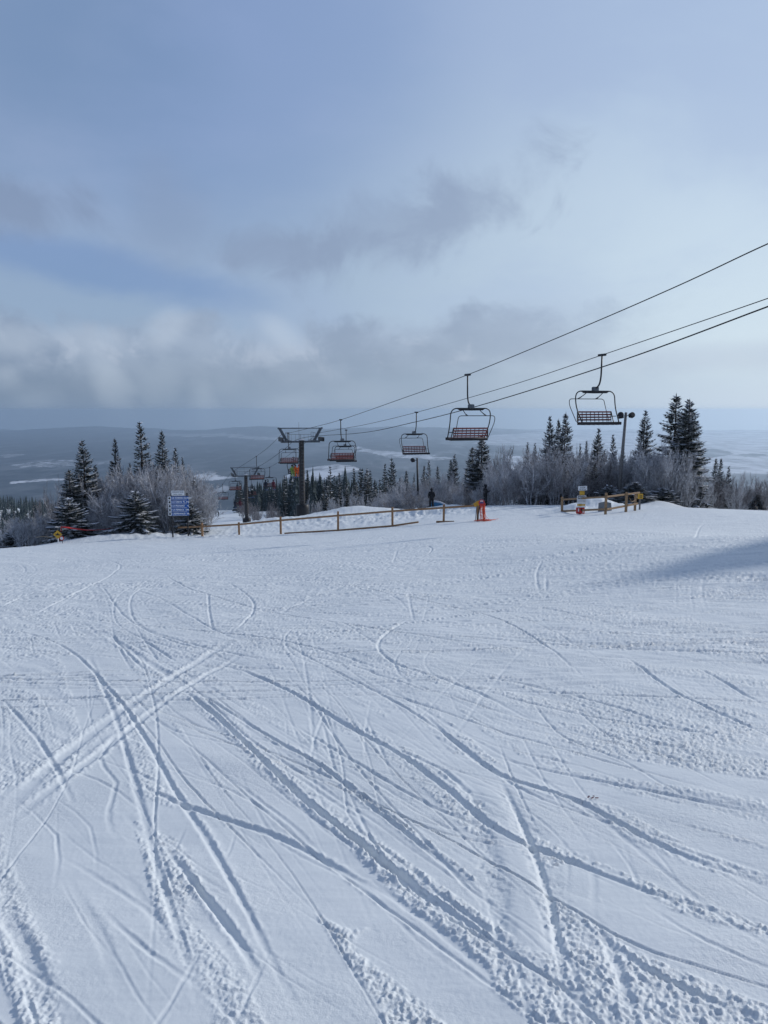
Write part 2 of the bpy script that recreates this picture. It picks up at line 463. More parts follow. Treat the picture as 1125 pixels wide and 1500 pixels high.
def fillet(pts, r, seg=5):
    pts = [Vector(p) for p in pts]; out = [pts[0]]
    for i in range(1, len(pts) - 1):
        a = (pts[i - 1] - pts[i]); b = (pts[i + 1] - pts[i]); k = min(r, a.length * .49, b.length * .49)
        a = a.normalized() * k; b = b.normalized() * k
        for j in range(seg + 1):
            t = j / seg
            out.append(pts[i] + a * (1 - t) ** 2 + b * t ** 2)
    out.append(pts[-1]); return out


# ------------------------------------------------------------------ SNOW GROUND
# rows get further apart with distance; columns fan out so that the mesh is fine where the piste is seen close by
def rows():
    ys = [-2.0]; y = -2.0
    while y < 1.3: y += .06; ys.append(y)
    while y < 78: y += .0055 * max(y / 2.2, .6) ** 1.42; ys.append(y)
    while y < 1100: y += .006 * y; ys.append(y)
    return np.array(ys)


ROWS = rows()
CS = np.concatenate([-np.linspace(2.2, .60, 60)[:-1], np.linspace(-.60, .60, 1000), np.linspace(.60, 2.2, 60)[1:]])
APEX = 1.2
YY = np.repeat(ROWS[:, None], len(CS), 1)
XX = CS[None, :] * (np.maximum(YY, -1.0) + APEX) * 1.0
H = ground(XX, YY)


def gpt(px, py):
    """where the ray through a pixel meets the piste (coarse march)"""
    a, b = ray(px, py)
    if not hasattr(gpt, 'ys'):
        gpt.ys = np.concatenate([np.linspace(1.2, 20, 400), np.linspace(20.2, 70, 250)])
    ys = gpt.ys; g = ground(a * ys, ys); r_ = EYE.z + b * ys
    k = np.argmax(r_ < g)
    if k == 0: k = len(ys) - 1
    f = (r_[k - 1] - g[k - 1]) / ((r_[k - 1] - g[k - 1]) - (r_[k] - g[k]) + 1e-9)
    Y = ys[k - 1] + (ys[k] - ys[k - 1]) * f
    return a * Y, Y


def crom(pts, step):
    pts = np.array(pts, float)
    P = np.vstack([2 * pts[0] - pts[1], pts, 2 * pts[-1] - pts[-2]])
    out = []
    for i in range(1, len(P) - 2):
        L = np.linalg.norm(P[i + 1] - P[i]); n = max(2, int(L / step))
        t = np.linspace(0, 1, n, endpoint=False)[:, None]
        out.append(.5 * ((2 * P[i]) + (-P[i - 1] + P[i + 1]) * t + (2 * P[i - 1] - 5 * P[i] + 4 * P[i + 1] - P[i + 2]) * t ** 2 + (-P[i - 1] + 3 * P[i] - 3 * P[i + 1] + P[i + 2]) * t ** 3))
    out.append(pts[-1:]); return np.vstack(out)


DET = np.zeros_like(H)          # track relief
CRU = np.zeros_like(H)          # loose crumbs along the berms
SMO = np.zeros_like(H)          # pressed smooth by a base


def carve(pts, w, depth, berm=None, side=0, crumb=1.0, soft_ends=False):
    """press one ski groove (and throw up its berm) along a world polyline"""
    w *= .34; depth *= .46
    if berm is None: berm = depth * .38
    c_ = crom(pts, .25)
    n = len(c_)
    reach = w * 5
    seglen = np.linalg.norm(np.diff(c_, axis=0), axis=1); cum = np.concatenate([[0], np.cumsum(seglen)]); tot = cum[-1]
    i = 0
    BIG = {}
    y0, y1 = c_[:, 1].min() - reach, c_[:, 1].max() + reach
    r0, r1 = np.searchsorted(ROWS, y0), np.searchsorted(ROWS, y1)
    if r1 - r0 < 2: return
    best = None
    CH = 4
    # chunks of the curve; each touches only the part of the grid around it
    for k in range(0, n - 1, CH):
        seg = c_[k:k + CH + 1]
        a0, a1 = np.searchsorted(ROWS, seg[:, 1].min() - reach), np.searchsorted(ROWS, seg[:, 1].max() + reach)
        if a1 <= a0: continue
        ya, yb = max(ROWS[a0], -1) + APEX, max(ROWS[min(a1, len(ROWS) - 1)], -1) + APEX
        xs0, xs1 = seg[:, 0].min() - reach, seg[:, 0].max() + reach
        cc = [xs0 / ya, xs0 / yb, xs1 / ya, xs1 / yb]
        b0, b1 = np.searchsorted(CS, min(cc)), np.searchsorted(CS, max(cc))
        if b1 <= b0: continue
        X = XX[a0:a1, b0:b1]; Y = YY[a0:a1, b0:b1]
        bd = np.full(X.shape, 1e9); bs = np.zeros(X.shape); bt = np.zeros(X.shape)
        own = np.zeros(X.shape, bool)
        for q in range(len(seg) - 1):
            p = seg[q]; d = seg[q + 1] - p; L2 = (d ** 2).sum() + 1e-12
            tr = ((X - p[0]) * d[0] + (Y - p[1]) * d[1]) / L2
            t = np.clip(tr, 0, 1)
            dx = X - p[0] - d[0] * t; dy = Y - p[1] - d[1] * t
            dist = np.sqrt(dx * dx + dy * dy)
            m_ = dist < bd
            bd = np.where(m_, dist, bd); bs = np.where(m_, np.sign(d[0] * dy - d[1] * dx), bs); bt = np.where(m_, cum[k + q] + t * seglen[k + q], bt)
            # a vertex belongs to this chunk when its foot lies inside it
            lo_ok = (tr >= 0) if q == 0 and k > 0 else np.ones_like(own)
            hi_ok = (tr < 1) if (q == len(seg) - 2 and k + CH < n - 1) else np.ones_like(own)
            own = np.where(m_, lo_ok & hi_ok, own)
        fade = sst(0, .25 * tot + .3, bt) * sst(0, .25 * tot + .3, tot - bt) if soft_ends else np.clip(bt / (.1 * tot + .3), 0, 1) * np.clip((tot - bt) / (.1 * tot + .3), 0, 1)
        mod = .75 + .5 * perlin(bt * 1.3 + w * 91, bt * 0 + depth * 311)
        ww = w * (.9 + .3 * perlin(bt * .8, bt * 0 + 5.1 + w * 50) + .35 * fbm(X * 14, Y * 14, 2))
        g = -depth * mod * np.exp(-(bd / ww) ** 4)
        rg = .3 + 1.7 * np.abs(fbm(X * 16, Y * 16, 3, .7))
        be = berm * rg * np.exp(-((bd - 1.7 * ww) / (.75 * ww)) ** 2)
        if side: be = be * np.where(bs == side, 1.0, .25)
        val = (g + be) * fade * own
        DET[a0:a1, b0:b1] += val
        CRU[a0:a1, b0:b1] = np.maximum(CRU[a0:a1, b0:b1], np.exp(-((bd - 1.5 * ww - .07) / .075) ** 2) * fade * crumb * (np.where(bs == side, 1., .4) if side else .8))
        SMO[a0:a1, b0:b1] = np.maximum(SMO[a0:a1, b0:b1], np.exp(-(bd / ww) ** 4) * fade * own)


TRACKS = [  # picture trace of the main tracks, half width, depth, berm side
    ([(0, 918), (90, 945), (160, 1010), (215, 1085), (260, 1165), (310, 1240), (370, 1350), (415, 1440), (450, 1500)], .050, .030, 1),
    ([(130, 960), (165, 1040), (190, 1120), (225, 1250), (262, 1370), (290, 1460), (305, 1500)], .060, .018, 1),
    ([(265, 1010), (330, 1060), (420, 1150), (520, 1230), (620, 1310), (740, 1405)], .060, .055, 0),
    ([(270, 1003), (350, 1052), (470, 1125), (560, 1195), (650, 1265), (730, 1335)], .040, .028, 0),
    ([(300, 1010), (380, 1070), (480, 1130), (590, 1210), (690, 1290)], .030, .020, 0),
    ([(320, 970), (400, 1000), (480, 1045), (560, 1090), (640, 1145), (720, 1212), (780, 1240), (860, 1270), (960, 1310), (1150, 1362)], .055, .042, 1),
    ([(430, 1060), (540, 1130), (640, 1185), (715, 1218)], .040, .022, 0),
    ([(620, 1045), (700, 1115), (760, 1145), (850, 1175), (940, 1225), (1030, 1265), (1150, 1305)], .055, .036, 1),
    ([(700, 1100), (800, 1128), (1000, 1170), (1150, 1205)], .045, .022, 1),
    ([(840, 1345), (910, 1400), (1000, 1450), (1150, 1510)], .045, .028, 1),
    ([(605, 905), (565, 928), (554, 950), (580, 973), (640, 992), (700, 1015), (790, 1060)], .060, .030, -1),
    ([(598, 868), (602, 890), (606, 912)], .07, .02, 0),
    ([(194, 1147), (269, 1180), (398, 1222), (480, 1262), (570, 1315)], .055, .030, 1),
    ([(240, 1240), (290, 1300), (345, 1372), (385, 1440)], .050, .032, 0),
    ([(915, 960), (960, 995), (1012, 1030)], .05, .03, 0), ([(1015, 975), (1060, 1000), (1125, 1035)], .05, .026, 0),
    ([(400, 868), (520, 862), (700, 880), (800, 892), (912, 918)], .06, .03, 0),
    ([(40, 905), (90, 880), (150, 850), (176, 830), (160, 822)], .08, .035, 0), ([(0, 892), (40, 872), (120, 850)], .08, .03, 0),
    ([(400, 900), (500, 860), (610, 828)], .07, .03, 0), ([(430, 895), (540, 860)], .06, .025, 0),
    ([(790, 868), (786, 840), (794, 822)], .09, .03, 0), ([(800, 866), (800, 842)], .09, .03, 0),
    ([(1018, 790), (1026, 772), (1052, 765)], .12, .04, 0), ([(575, 825), (582, 806)], .1, .03, 0),
    ([(330, 850), (362, 872), (372, 892), (345, 925)], .06, .03, 0), ([(305, 868), (306, 892), (312, 925)], .06, .03, 0),
    ([(160, 925), (190, 960), (215, 985)], .05, .03, 0), ([(205, 935), (260, 970)], .05, .035, 0), ([(150, 860), (180, 900), (240, 935), (330, 960)], .05, .028, 0),
    ([(140, 850), (230, 875), (330, 930), (370, 945)], .06, .025, 0), ([(380, 955), (480, 965), (560, 990), (640, 1020)], .05, .025, 0),
    ([(870, 1345), (905, 1420), (925, 1500)], .06, .026, 1), ([(960, 1000), (1040, 1040), (1125, 1075)], .05, .025, 0),
    ([(700, 1010), (820, 1040), (960, 1065), (1125, 1085)], .05, .024, 0), ([(640, 985), (760, 1000), (900, 1035), (1010, 1075)], .05, .024, 0),
    ([(560, 1090), (650, 1130), (700, 1180)], .05, .024, 0), ([(0, 1330), (40, 1400), (75, 1500)], .10, .03, 0),
    ([(0, 1020), (60, 1090), (110, 1180)], .05, .02, 0), ([(150, 1335), (220, 1400), (300, 1455)], .035, .014, 0),
]
rt = random.Random(5)
WT = []
for pl, w, d, side in TRACKS:
    pts = [gpt(*p) for p in pl]; WT.append((pts, w, d, side)); carve(pts, w, d, None, side)
# flat bands scraped by sideways skis beside the main tracks, with the loose snow pushed to their edge
def scrape(pts, half, step=.006):
    c_ = crom(pts, .18)
    for p, q in zip(c_[:-1], c_[1:]):
        L = np.linalg.norm(q - p) + 1e-9; n_ = np.array([-(q - p)[1], (q - p)[0]]) / L
        r_ = half * 2.2 + .1
        a0, a1 = np.searchsorted(ROWS, min(p[1], q[1]) - r_), np.searchsorted(ROWS, max(p[1], q[1]) + r_)
        if a1 <= a0: continue
        ya, yb = max(ROWS[a0], -1) + APEX, max(ROWS[min(a1, len(ROWS) - 1)], -1) + APEX
        x0, x1 = min(p[0], q[0]) - r_, max(p[0], q[0]) + r_
        cc = [x0 / ya, x0 / yb, x1 / ya, x1 / yb]; b0, b1 = np.searchsorted(CS, min(cc)), np.searchsorted(CS, max(cc))
        if b1 <= b0: continue
        X = XX[a0:a1, b0:b1]; Y = YY[a0:a1, b0:b1]
        t = np.clip(((X - p[0]) * (q - p)[0] + (Y - p[1]) * (q - p)[1]) / L ** 2, 0, 1)
        d = np.hypot(X - p[0] - (q - p)[0] * t, Y - p[1] - (q - p)[1] * t)
        hw = half * (1 + .5 * perlin(X * .9, Y * .9))
        m_ = 1 - sst(hw * .85, hw * 1.02, d)
        BAND[a0:a1, b0:b1] = np.maximum(BAND[a0:a1, b0:b1], m_)
        CRU[a0:a1, b0:b1] = np.maximum(CRU[a0:a1, b0:b1], .75 * np.exp(-((d - hw * 1.35) / (hw * .35 + .02)) ** 2))


BAND = np.zeros_like(H)
for ti, off_, half in ((0, .14, .11), (1, -.16, .12), (1, .25, .10), (2, -.20, .13), (2, .17, .08), (3, .09, .05), (5, .20, .11), (5, -.22, .12), (7, -.18, .12), (7, .2, .10), (9, .2, .12), (12, -.17, .12), (13, .16, .09), (37, -.2, .12), (8, -.2, .12)):
    q = np.array(WT[ti % len(WT)][0]); t = np.gradient(q, axis=0); t /= np.linalg.norm(t, axis=1)[:, None] + 1e-9
    scrape(q + np.stack([-t[:, 1], t[:, 0]], 1) * off_, half)
for pl, half in (([(60, 1160), (90, 1260), (150, 1380), (215, 1500)], .22), ([(330, 1330), (400, 1400), (470, 1500)], .16), ([(560, 1380), (650, 1440), (720, 1500)], .12), ([(860, 1290), (960, 1370), (1125, 1430)], .16), ([(880, 1120), (1000, 1140), (1125, 1160)], .2)):
    scrape([gpt(*p) for p in pl], half)
# the wide crossing of two smooth runs and the long pressed spray ridge
for pl, w, d in (([(345, 935), (265, 985), (180, 1040), (90, 1110), (0, 1190)], .13, .018), ([(360, 955), (285, 1000), (200, 1060), (110, 1130), (0, 1212)], .10, .016),
                 ([(150, 925), (210, 965), (270, 1005)], .12, .015), ([(690, 1130), (742, 1225), (772, 1320), (778, 1400), (790, 1475)], .0, .0)):
    pts = [gpt(*p) for p in pl]
    if w: carve(pts, w, d, d * .5, 0, .3)
ridge = [gpt(*p) for p in [(705, 1140), (742, 1225), (768, 1320), (776, 1400), (785, 1478)]]
carve(ridge, .20, -.026, -.006, 0, .6); carve([(p[0] + .10, p[1]) for p in ridge], .05, .03, 0, 0, .5)
# lesser tracks of the same families
def twin(q, w, d, berm, side, crumb):
    """the second ski of the pair"""
    carve(q, w, d, berm, side, crumb, True)
    if rt.random() < .65:
        q = np.array(q); t = np.gradient(q, axis=0); t /= np.linalg.norm(t, axis=1)[:, None] + 1e-9
        g_ = rt.uniform(.14, .34)
        carve(q + np.stack([-t[:, 1], t[:, 0]], 1) * g_, w * rt.uniform(.7, 1), d * rt.uniform(.5, .95), berm, side, crumb, True)


for k in range(270):
    pts, w, d, side = rt.choice(WT)
    c0 = np.array(pts[len(pts) // 2]); far_ = c0[1]
    sh = np.array([rt.gauss(0, .35 + .18 * far_), rt.gauss(0, .3 + .18 * far_)])
    an = rt.gauss(0, .12); ca, sa = math.cos(an), math.sin(an); sc_ = rt.uniform(.8, 1.6)
    q = [(c0 + sh + sc_ * np.array([ca * (p[0] - c0[0]) - sa * (p[1] - c0[1]), sa * (p[0] - c0[0]) + ca * (p[1] - c0[1])])) for p in pts]
    if min(t[1] for t in q) < .8: continue
    twin(q, w * rt.uniform(.3, .8), d * rt.uniform(.12, .6) * (.5 if rt.random() < .5 else 1), None, rt.choice((-1, 0, 1)), .45)
# long far-field sweeps across the piste
for k in range(360):
    y0 = 6 + 40 * rt.random() ** 1.3; x0 = rt.uniform(-.6, .6) * y0; an = rt.gauss(-.15, .42) + (math.pi if rt.random() < .5 else 0); L = rt.uniform(5, 20); cu = rt.gauss(0, .07)
    q = []; x, y, a = x0, y0, an
    for i in range(7):
        q.append((x, y)); x += math.cos(a) * L / 6; y += math.sin(a) * L / 6; a += cu * L / 6 * rt.uniform(.3, 1.6)
    if min(t[1] for t in q) < 4: continue
    twin(q, rt.uniform(.04, .10), rt.uniform(.016, .055), None, 0, .6)

near = 1 - sst(10, 40, YY)
# crud: broken lumps, gathered in streaks that follow the runs
ca, sa = math.cos(-.75), math.sin(-.75)
U_ = XX * ca + YY * sa; V_ = -XX * sa + YY * ca
streak = fbm(U_ * .35 + 3, V_ * 1.6, 3)
patch = fbm(XX * .5 + 9, YY * .5, 2)
crud = np.clip(sst(.02, .22, streak + .35 * patch + .10 * sst(5, 14, YY)) * .85 + .95 * CRU, 0, 1.1) * (1 - .9 * SMO) * (1 - .93 * BAND)
l1 = np.clip(fbm(XX * 24, YY * 24, 3, .7) * 1.5 + .25, 0, 1)
l2 = np.clip(fbm(XX * 52 + 5, YY * 52, 2, .7) * 1.5 + .2, 0, 1)
l3 = np.abs(perlin(XX * 44, YY * 44 + 7))
DET += crud * (.0085 + .0045 * patch) * l1 * (.55 + 1.2 * l3) + crud * .007 * l2 * sst(1, 2.0, YY + 1) * (.45 + .55 * near)
DET += .0030 * fbm(XX * 5, YY * 5, 3) * (1 - .6 * BAND)
# wind and groomer ripples further out, long across the slope
DET += (1 - near * .8) * .026 * fbm(XX * .45 + .1 * YY, YY * 2.2, 5, .65)
DET += (1 - sst(14, 40, YY)) * .005 * fbm(U_ * 1.2, V_ * 9, 3, .6) * (1 - SMO) * (1 - BAND)
DET += .020 * fbm(U_ * .5, V_ * 1.3, 3)
DET += sst(3, 9, YY) * .016 * sst(-.2, .5, fbm(XX * .25, YY * .5 + 4, 2)) * fbm(XX * .8 + .25 * YY, YY * 5.2, 3, .7)
DET *= 1 - sst(70, 95, YY)
# trodden snow round the heaps
for px, py, Y, rx in ((600, 762, 58, 7), (640, 760, 57, 5), (870, 748, 51, 4), (420, 775, 62, 12), (262, 787, 52, 5)):
    p = at(px, py, Y); e = np.exp(-((XX - p.x) / rx) ** 2 - ((YY - p.y) / (rx * .7)) ** 2)
    DET += e * .16 * np.clip(fbm(XX * 1.1, YY * 1.1, 3, .6), -.15, 1)
H += DET


def grid_mesh(name, X, Y, Z, m_):
    nr, nc = X.shape
    me = bpy.data.meshes.new(name)
    nv = nr * nc; nf = (nr - 1) * (nc - 1)
    me.vertices.add(nv)
    co = np.empty((nv, 3), np.float32); co[:, 0] = X.ravel(); co[:, 1] = Y.ravel(); co[:, 2] = Z.ravel()
    me.vertices.foreach_set('co', co.ravel())
    i = np.arange(nv).reshape(nr, nc)
    q = np.stack([i[:-1, :-1], i[:-1, 1:], i[1:, 1:], i[1:, :-1]], -1).reshape(-1, 4).astype(np.int32)
    me.loops.add(nf * 4); me.polygons.add(nf)
    me.loops.foreach_set('vertex_index', q.ravel())
    me.polygons.foreach_set('loop_start', np.arange(0, nf * 4, 4, dtype=np.int32))
    me.polygons.foreach_set('use_smooth', np.ones(nf, bool))
    me.materials.append(m_); me.update(calc_edges=True)
    return me


tag(obj('snow_ground', grid_mesh('snow_ground', XX, YY, H, M['snow'])), 'tracked snow of the open ski slope falling away below the lift', None, None, 'structure')
_HX = None


def gdet(x, y):
    """ground height with the relief (nearest vertex)"""
    r_ = min(np.searchsorted(ROWS, y), len(ROWS) - 1); c_ = min(max(np.searchsorted(CS, x / (max(ROWS[r_], -1) + APEX)), 0), len(CS) - 1)
    return float(H[r_, c_])


# ------------------------------------------------------------------ VALLEY, 500 m below
VZ = -498.0
def vpt(px, py):
    a, b = ray(px, py); Y = (VZ - EYE.z) / b; return (a * Y, Y)


def inpoly(X, Y, poly, soft=0):
    c_ = np.zeros(X.shape, bool); n = len(poly)
    for i in range(n):
        x1, y1 = poly[i]; x2, y2 = poly[(i + 1) % n]
        if y1 == y2: continue
        m_ = ((Y < y1) != (Y < y2)) & (X < (x2 - x1) * (Y - y1) / (y2 - y1) + x1)
        c_ ^= m_
    return c_


vs_py = np.concatenate([np.linspace(790, 700, 120), np.linspace(699.6, 634, 420), np.linspace(633.8, 631.5, 14)])
vy = np.array([vpt(562, p)[1] for p in vs_py])
vu = np.linspace(-1.3, 1.3, 900)
VY = np.repeat(vy[:, None], len(vu), 1); VX = vu[None, :] * VY
PXv = 562.5 + 1125 * (VX / VY) * (CP + 0.0)      # used only for broad east-west land cover
wob = fbm(VX / 900, VY / 1400, 4) ; wob2 = fbm(VX / 250, VY / 900, 4, .6)
snowm = np.zeros(VX.shape)
DXn = 1 + 0
def paint(poly, amt, ragx=250, ragy=500):
    P = [vpt(*p) for p in poly]
    m_ = inpoly(VX + ragx * wob2, VY + ragy * wob2, P)
    tx = sst(-.35, .10, fbm(VX / 130, VY / 420, 4, .7) + .12)
    np.maximum(snowm, m_ * amt * (.25 + .75 * tx), out=snowm)
paint([(8, 706), (60, 702), (110, 700), (112, 703), (60, 706), (15, 709)], .9, 20, 30)
paint([(225, 636), (330, 636), (430, 643), (450, 649), (340, 641), (240, 639)], .45, 300, 300)
paint([(500, 652), (560, 660), (610, 663), (662, 672), (640, 674), (580, 670), (540, 663)], .85, 120, 200)
paint([(415, 708), (440, 696), (470, 689), (500, 688), (525, 694), (536, 702), (515, 704), (480, 712), (440, 716)], 1.0, 60, 120)
paint([(285, 697), (300, 692), (330, 695), (345, 701), (310, 704), (288, 703)], .8, 120, 160)
paint([(305, 722), (320, 712), (335, 716), (330, 722)], .7, 60, 60)
paint([(0, 667), (30, 665), (32, 669), (0, 671)], .5, 200, 200)
town = inpoly(VX, VY, [vpt(*p) for p in [(15, 682), (70, 673), (110, 674), (125, 682), (90, 684), (30, 686)]]) & (fbm(VX / 60, VY / 160, 3, .7) > .12)
np.maximum(snowm, town * .75, out=snowm)
town = inpoly(VX, VY, [vpt(*p) for p in [(130, 676), (165, 672), (175, 680), (140, 683)]]) & (fbm(VX / 60, VY / 160, 3, .7) > .2)
np.maximum(snowm, town * .5, out=snowm)
# open farmland and river ice to the south-west (right side)
right_ = sst(.10, .28, VX / VY + .10 * wob) * sst(5200, 6800, VY + 500 * wob)
stripe = (fbm(VX / 1500, VY / 420, 4, .6) < .30)
land = np.where(stripe, .92, .35)
snowm = np.maximum(snowm, right_ * land)
ice = inpoly(VX + 400 * wob, VY + 500 * wob, [vpt(*p) for p in [(690, 640), (800, 634), (1180, 640), (1180, 656), (900, 655), (700, 652)]])
snowm = np.maximum(snowm, ice * .75)
nearR = inpoly(VX + 100 * wob2, VY + 100 * wob2, [vpt(*p) for p in [(740, 668), (1010, 671), (1190, 672), (1190, 697), (1010, 692), (740, 690)]])
field = .95 - .5 * ((np.abs(np.mod(VX / 700 + VY / 2600, 1) - .5) < .02) | (np.abs(np.mod(VY / 900 - VX / 4000, 1) - .5) < .03))
snowm = np.where(nearR, field, snowm)
for poly in ([(1020, 660), (1045, 657), (1075, 664), (1060, 670), (1030, 671)], [(1080, 664), (1120, 665), (1125, 669), (1090, 670)], [(660, 640), (700, 640), (690, 643), (650, 643)]):
    m_ = inpoly(VX + 150 * wob2, VY + 300 * wob2, [vpt(*p) for p in poly]); snowm = np.where(m_, .12, snowm)
bgp = (.35 + .65 * sst(-.1, .2, VX / VY)) * (.30 * sst(.05, .55, fbm(VX / 600 + 7, VY / 2600, 5, .6)) + .22 * sst(.28, .40, fbm(VX / 260 + 7, VY / 1400 + 2, 4, .6)))
snowm = np.maximum(snowm, bgp)
snowm = snowm * (.82 + .5 * fbm(VX / 220, VY / 500, 4, .7))
snowm = np.clip(snowm, 0, 1)
VZm = np.full(VX.shape, VZ) + 25 * np.clip(wob, 0, 1)
# low snowy hill, and long ridges on the far shore
hp = vpt(490, 700); VZm = VZm + 70 * np.exp(-((VX - hp[0]) / 420) ** 2 - ((VY - hp[1]) / 900) ** 2)
rid = sst(14200, 17300, VY) * (20 + 150 * np.clip(fbm(VX / 3600 + 3, VY / 9000, 5, .55) + .30, 0, 1) * (1 - .8 * sst(.0, .3, VX / VY)))
VZm = VZm + rid
m_ = bpy.data.materials.new("valley_land"); m_.use_nodes = True
T = NT(m_.node_tree); b = m_.node_tree.nodes['Principled BSDF']
att = T.node('ShaderNodeAttribute', attribute_name='snow_cover').outputs['Fac']
co = T.node('ShaderNodeTexCoord').outputs['Object']
nf = T.noise(co, .004, 6, .65)
forest = T.mix(T.sstep(nf, .35, .65), (.015, .028, .045, 1), (.065, .08, .10, 1))
T.l.new(T.mix(att, forest, (.80, .82, .86, 1)), b.inputs['Base Color']); b.inputs['Roughness'].default_value = .9
b.inputs['Specular IOR Level'].default_value = .1
me = grid_mesh('valley', VX, VY, VZm, m_)
a_ = me.attributes.new('snow_cover', 'FLOAT', 'POINT'); a_.data.foreach_set('value', snowm.ravel().astype(np.float32))
tag(obj('valley_land', me), 'wide wooded valley with snowy fields and river ice far below', None, None, 'structure')
# flank of the mountain between the piste and the valley
fy = np.array([1080, 1300, 1700, 2200, 2800, 3400.0]); fz = np.array([-262, -330, -420, -480, -505, -520.0])
fx = np.linspace(-3.0, 3.0, 60)
FY = np.repeat(fy[:, None], 60, 1); FX = fx[None, :] * FY
FZ = np.repeat(fz[:, None], 60, 1) + 12 * fbm(FX / 400, FY / 400, 3)
tag(obj('mountain_flank', grid_mesh('mountain_flank', FX, FY, FZ, m_)), 'wooded mountain flank dropping to the valley', None, None, 'structure')

# ------------------------------------------------------------------ HAZE
hz = MB(); hz.box((0, 8250, (-530 + 14) / 2), (52000, 20500, 544))
hm = bpy.data.materials.new("haze"); hm.use_nodes = True
T = NT(hm.node_tree); T.n.clear()
vo = T.node('ShaderNodeVolumePrincipled'); vo.inputs['Color'].default_value = (.66, .81, .95, 1); vo.inputs['Density'].default_value = 8.3e-5
vo.inputs['Anisotropy'].default_value = 0.55
ou = T.node('ShaderNodeOutputMaterial'); T.l.new(vo.outputs[0], ou.inputs['Volume'])
tag(hz.build('haze', hm), 'thin blue haze over the valley', None, None, 'stuff')
#@@OBJECTS@@
# ------------------------------------------------------------------ TREES
def leaf(mb, base, d, L, w, nrm, mi=0):
    """one flat spray of needles, a pointed rhomb"""
    side = d.cross(nrm)
    if side.length < 1e-5: side = Vector((1, 0, 0))
    side.normalize(); side *= w * .5
    mb.add([base, base + d * L * .38 + side, base + d * L, base + d * L * .38 - side], [(0, 1, 2, 3)], mi)


def spruce_meshes(name, Hh, Rr, seed, whorl=.175, dens=1.15, snow=.25, taper=1.0, droop=.25, low=.04, trunkr=.10, gap=.12, far=False, sw=1.0):
    rn = random.Random(seed)
    crown = MB(); snw = MB(); tr = MB()
    bend = [Vector((rn.gauss(0, .03), rn.gauss(0, .03), 0)) for _ in range(5)]
    def axis(z):
        t = z / Hh * 4; i = min(int(t), 3); f = t - i
        return bend[i].lerp(bend[i + 1], f) + Vector((0, 0, z))
    tr.tube([axis(Hh * k / 8) for k in range(9)], [trunkr * (1 - k / 8.4) + .008 for k in range(9)], 7)
    leaf(crown, axis(Hh * .95), Vector((0, 0, 1)), Hh * .065, .05, Vector((0, 1, 0))); leaf(crown, axis(Hh * .95), Vector((0, 0, 1)), Hh * .065, .05, Vector((1, 0, 0)))
    z = low * Hh
    az0 = 0
    lob = [rn.uniform(.78, 1.18) for _ in range(7)]
    while z < Hh * .985:
        t = z / Hh
        Lb = Rr * ((1 - t) ** taper) * (.35 + .65 * min(1, (t + .08) / .16)) + .03
        nb = max(4, int((5 + 3 * (1 - t)) * dens))
        az0 += rn.uniform(.4, 1.2)
        layer = rn.uniform(.82, 1.15)
        for b_ in range(nb):
            if rn.random() < gap: continue
            az = az0 + 2 * math.pi * b_ / nb + rn.uniform(-.25, .25)
            L = Lb * rn.uniform(.7, 1.12) * layer * lob[int((az % 6.283) / 6.283 * 6.99)]
            up = .55 * t - droop * (1 - t) + rn.uniform(-.10, .10)
            o = Vector((math.cos(az), math.sin(az), 0)); zo = z + rn.uniform(-.09, .09)
            n = max(2, int(L / (.20 if far else .095)))
            tang = Vector((-o.y, o.x, 0))
            loaded = rn.random() < snow * 2.2 + (.0 if far else .25)
            pv = None
            for k in range(n + 1):
                f = k / n
                p = axis(zo) + o * (L * f) + Vector((0, 0, L * (up * f - .38 * f * f * (1 - t * .7) + .20 * f ** 4)))
                if pv is not None:
                    d = (p - pv); 
                    if k > 1 and not far: crown.tube([pv, p], [.012 * (1.2 - f), .012 * (1.1 - f)], 3, cap=False)
                    d.normalize()
                    tl = (.42 * L * (1 - f) ** .6 + .17 * min(1, .35 + (1 - t) * 3)) * rn.uniform(.7, 1.2) * (.5 + .5 * min(1, f * 4))
                    tl = min(tl, .55)
                    for sg in (-1, 1):
                        dd = (d * .75 + tang * sg * rn.uniform(.55, .95) + Vector((0, 0, rn.uniform(-.35, .05)))).normalized()
                        leaf(crown, p, dd, tl, (.18 if far else .082) * rn.uniform(.7, 1.3), Vector((rn.uniform(-.35, .35), rn.uniform(-.35, .35), 1)).normalized())
                        dd2 = (dd + Vector((0, 0, -.7))).normalized()
                        leaf(crown, p, dd2, tl * .55, (.16 if far else .075), tang)
                    if k == n or rn.random() < .3: leaf(crown, p, d, .16 + .1 * L, .08, Vector((0, 0, 1)))
                    if loaded and rn.random() < .62 and f > .2:
                        w = sw * rn.uniform(.05, .11) * (1.35 - f * .5) * (1.5 if far else 1)
                        q0 = pv + Vector((0, 0, .035)); q1 = p + Vector((0, 0, .03)) + d * .05
                        h = Vector((0, 0, w * .45)); sv = tang * w
                        snw.add([q0 - sv, q0 + h, q0 + sv, q1 - sv * .8, q1 + h, q1 + sv * .8, q1 + d * w], [(0, 1, 4, 3), (1, 2, 5, 4), (3, 4, 6), (4, 5, 6)], 0)
                        for sg in (-1, 1):
                            if rn.random() < .5:
                                leaf(snw, p + Vector((0, 0, .03)), (d * .7 + tang * sg * .8 + Vector((0, 0, -.1))).normalized(), tl * rn.uniform(.5, .9), w * .9, Vector((0, 0, 1)))
                pv = p
        z += whorl * rn.uniform(.75, 1.25) * (.65 + .55 * (1 - t))
    return dict(H=Hh, R=Rr, trunk=tr.mesh('trunk', M['bark']), crown=crown.mesh('crown', M['needles_far' if far else 'needles']), snow=snw.mesh('snow_load', M['snowload']) if snw.f else None)


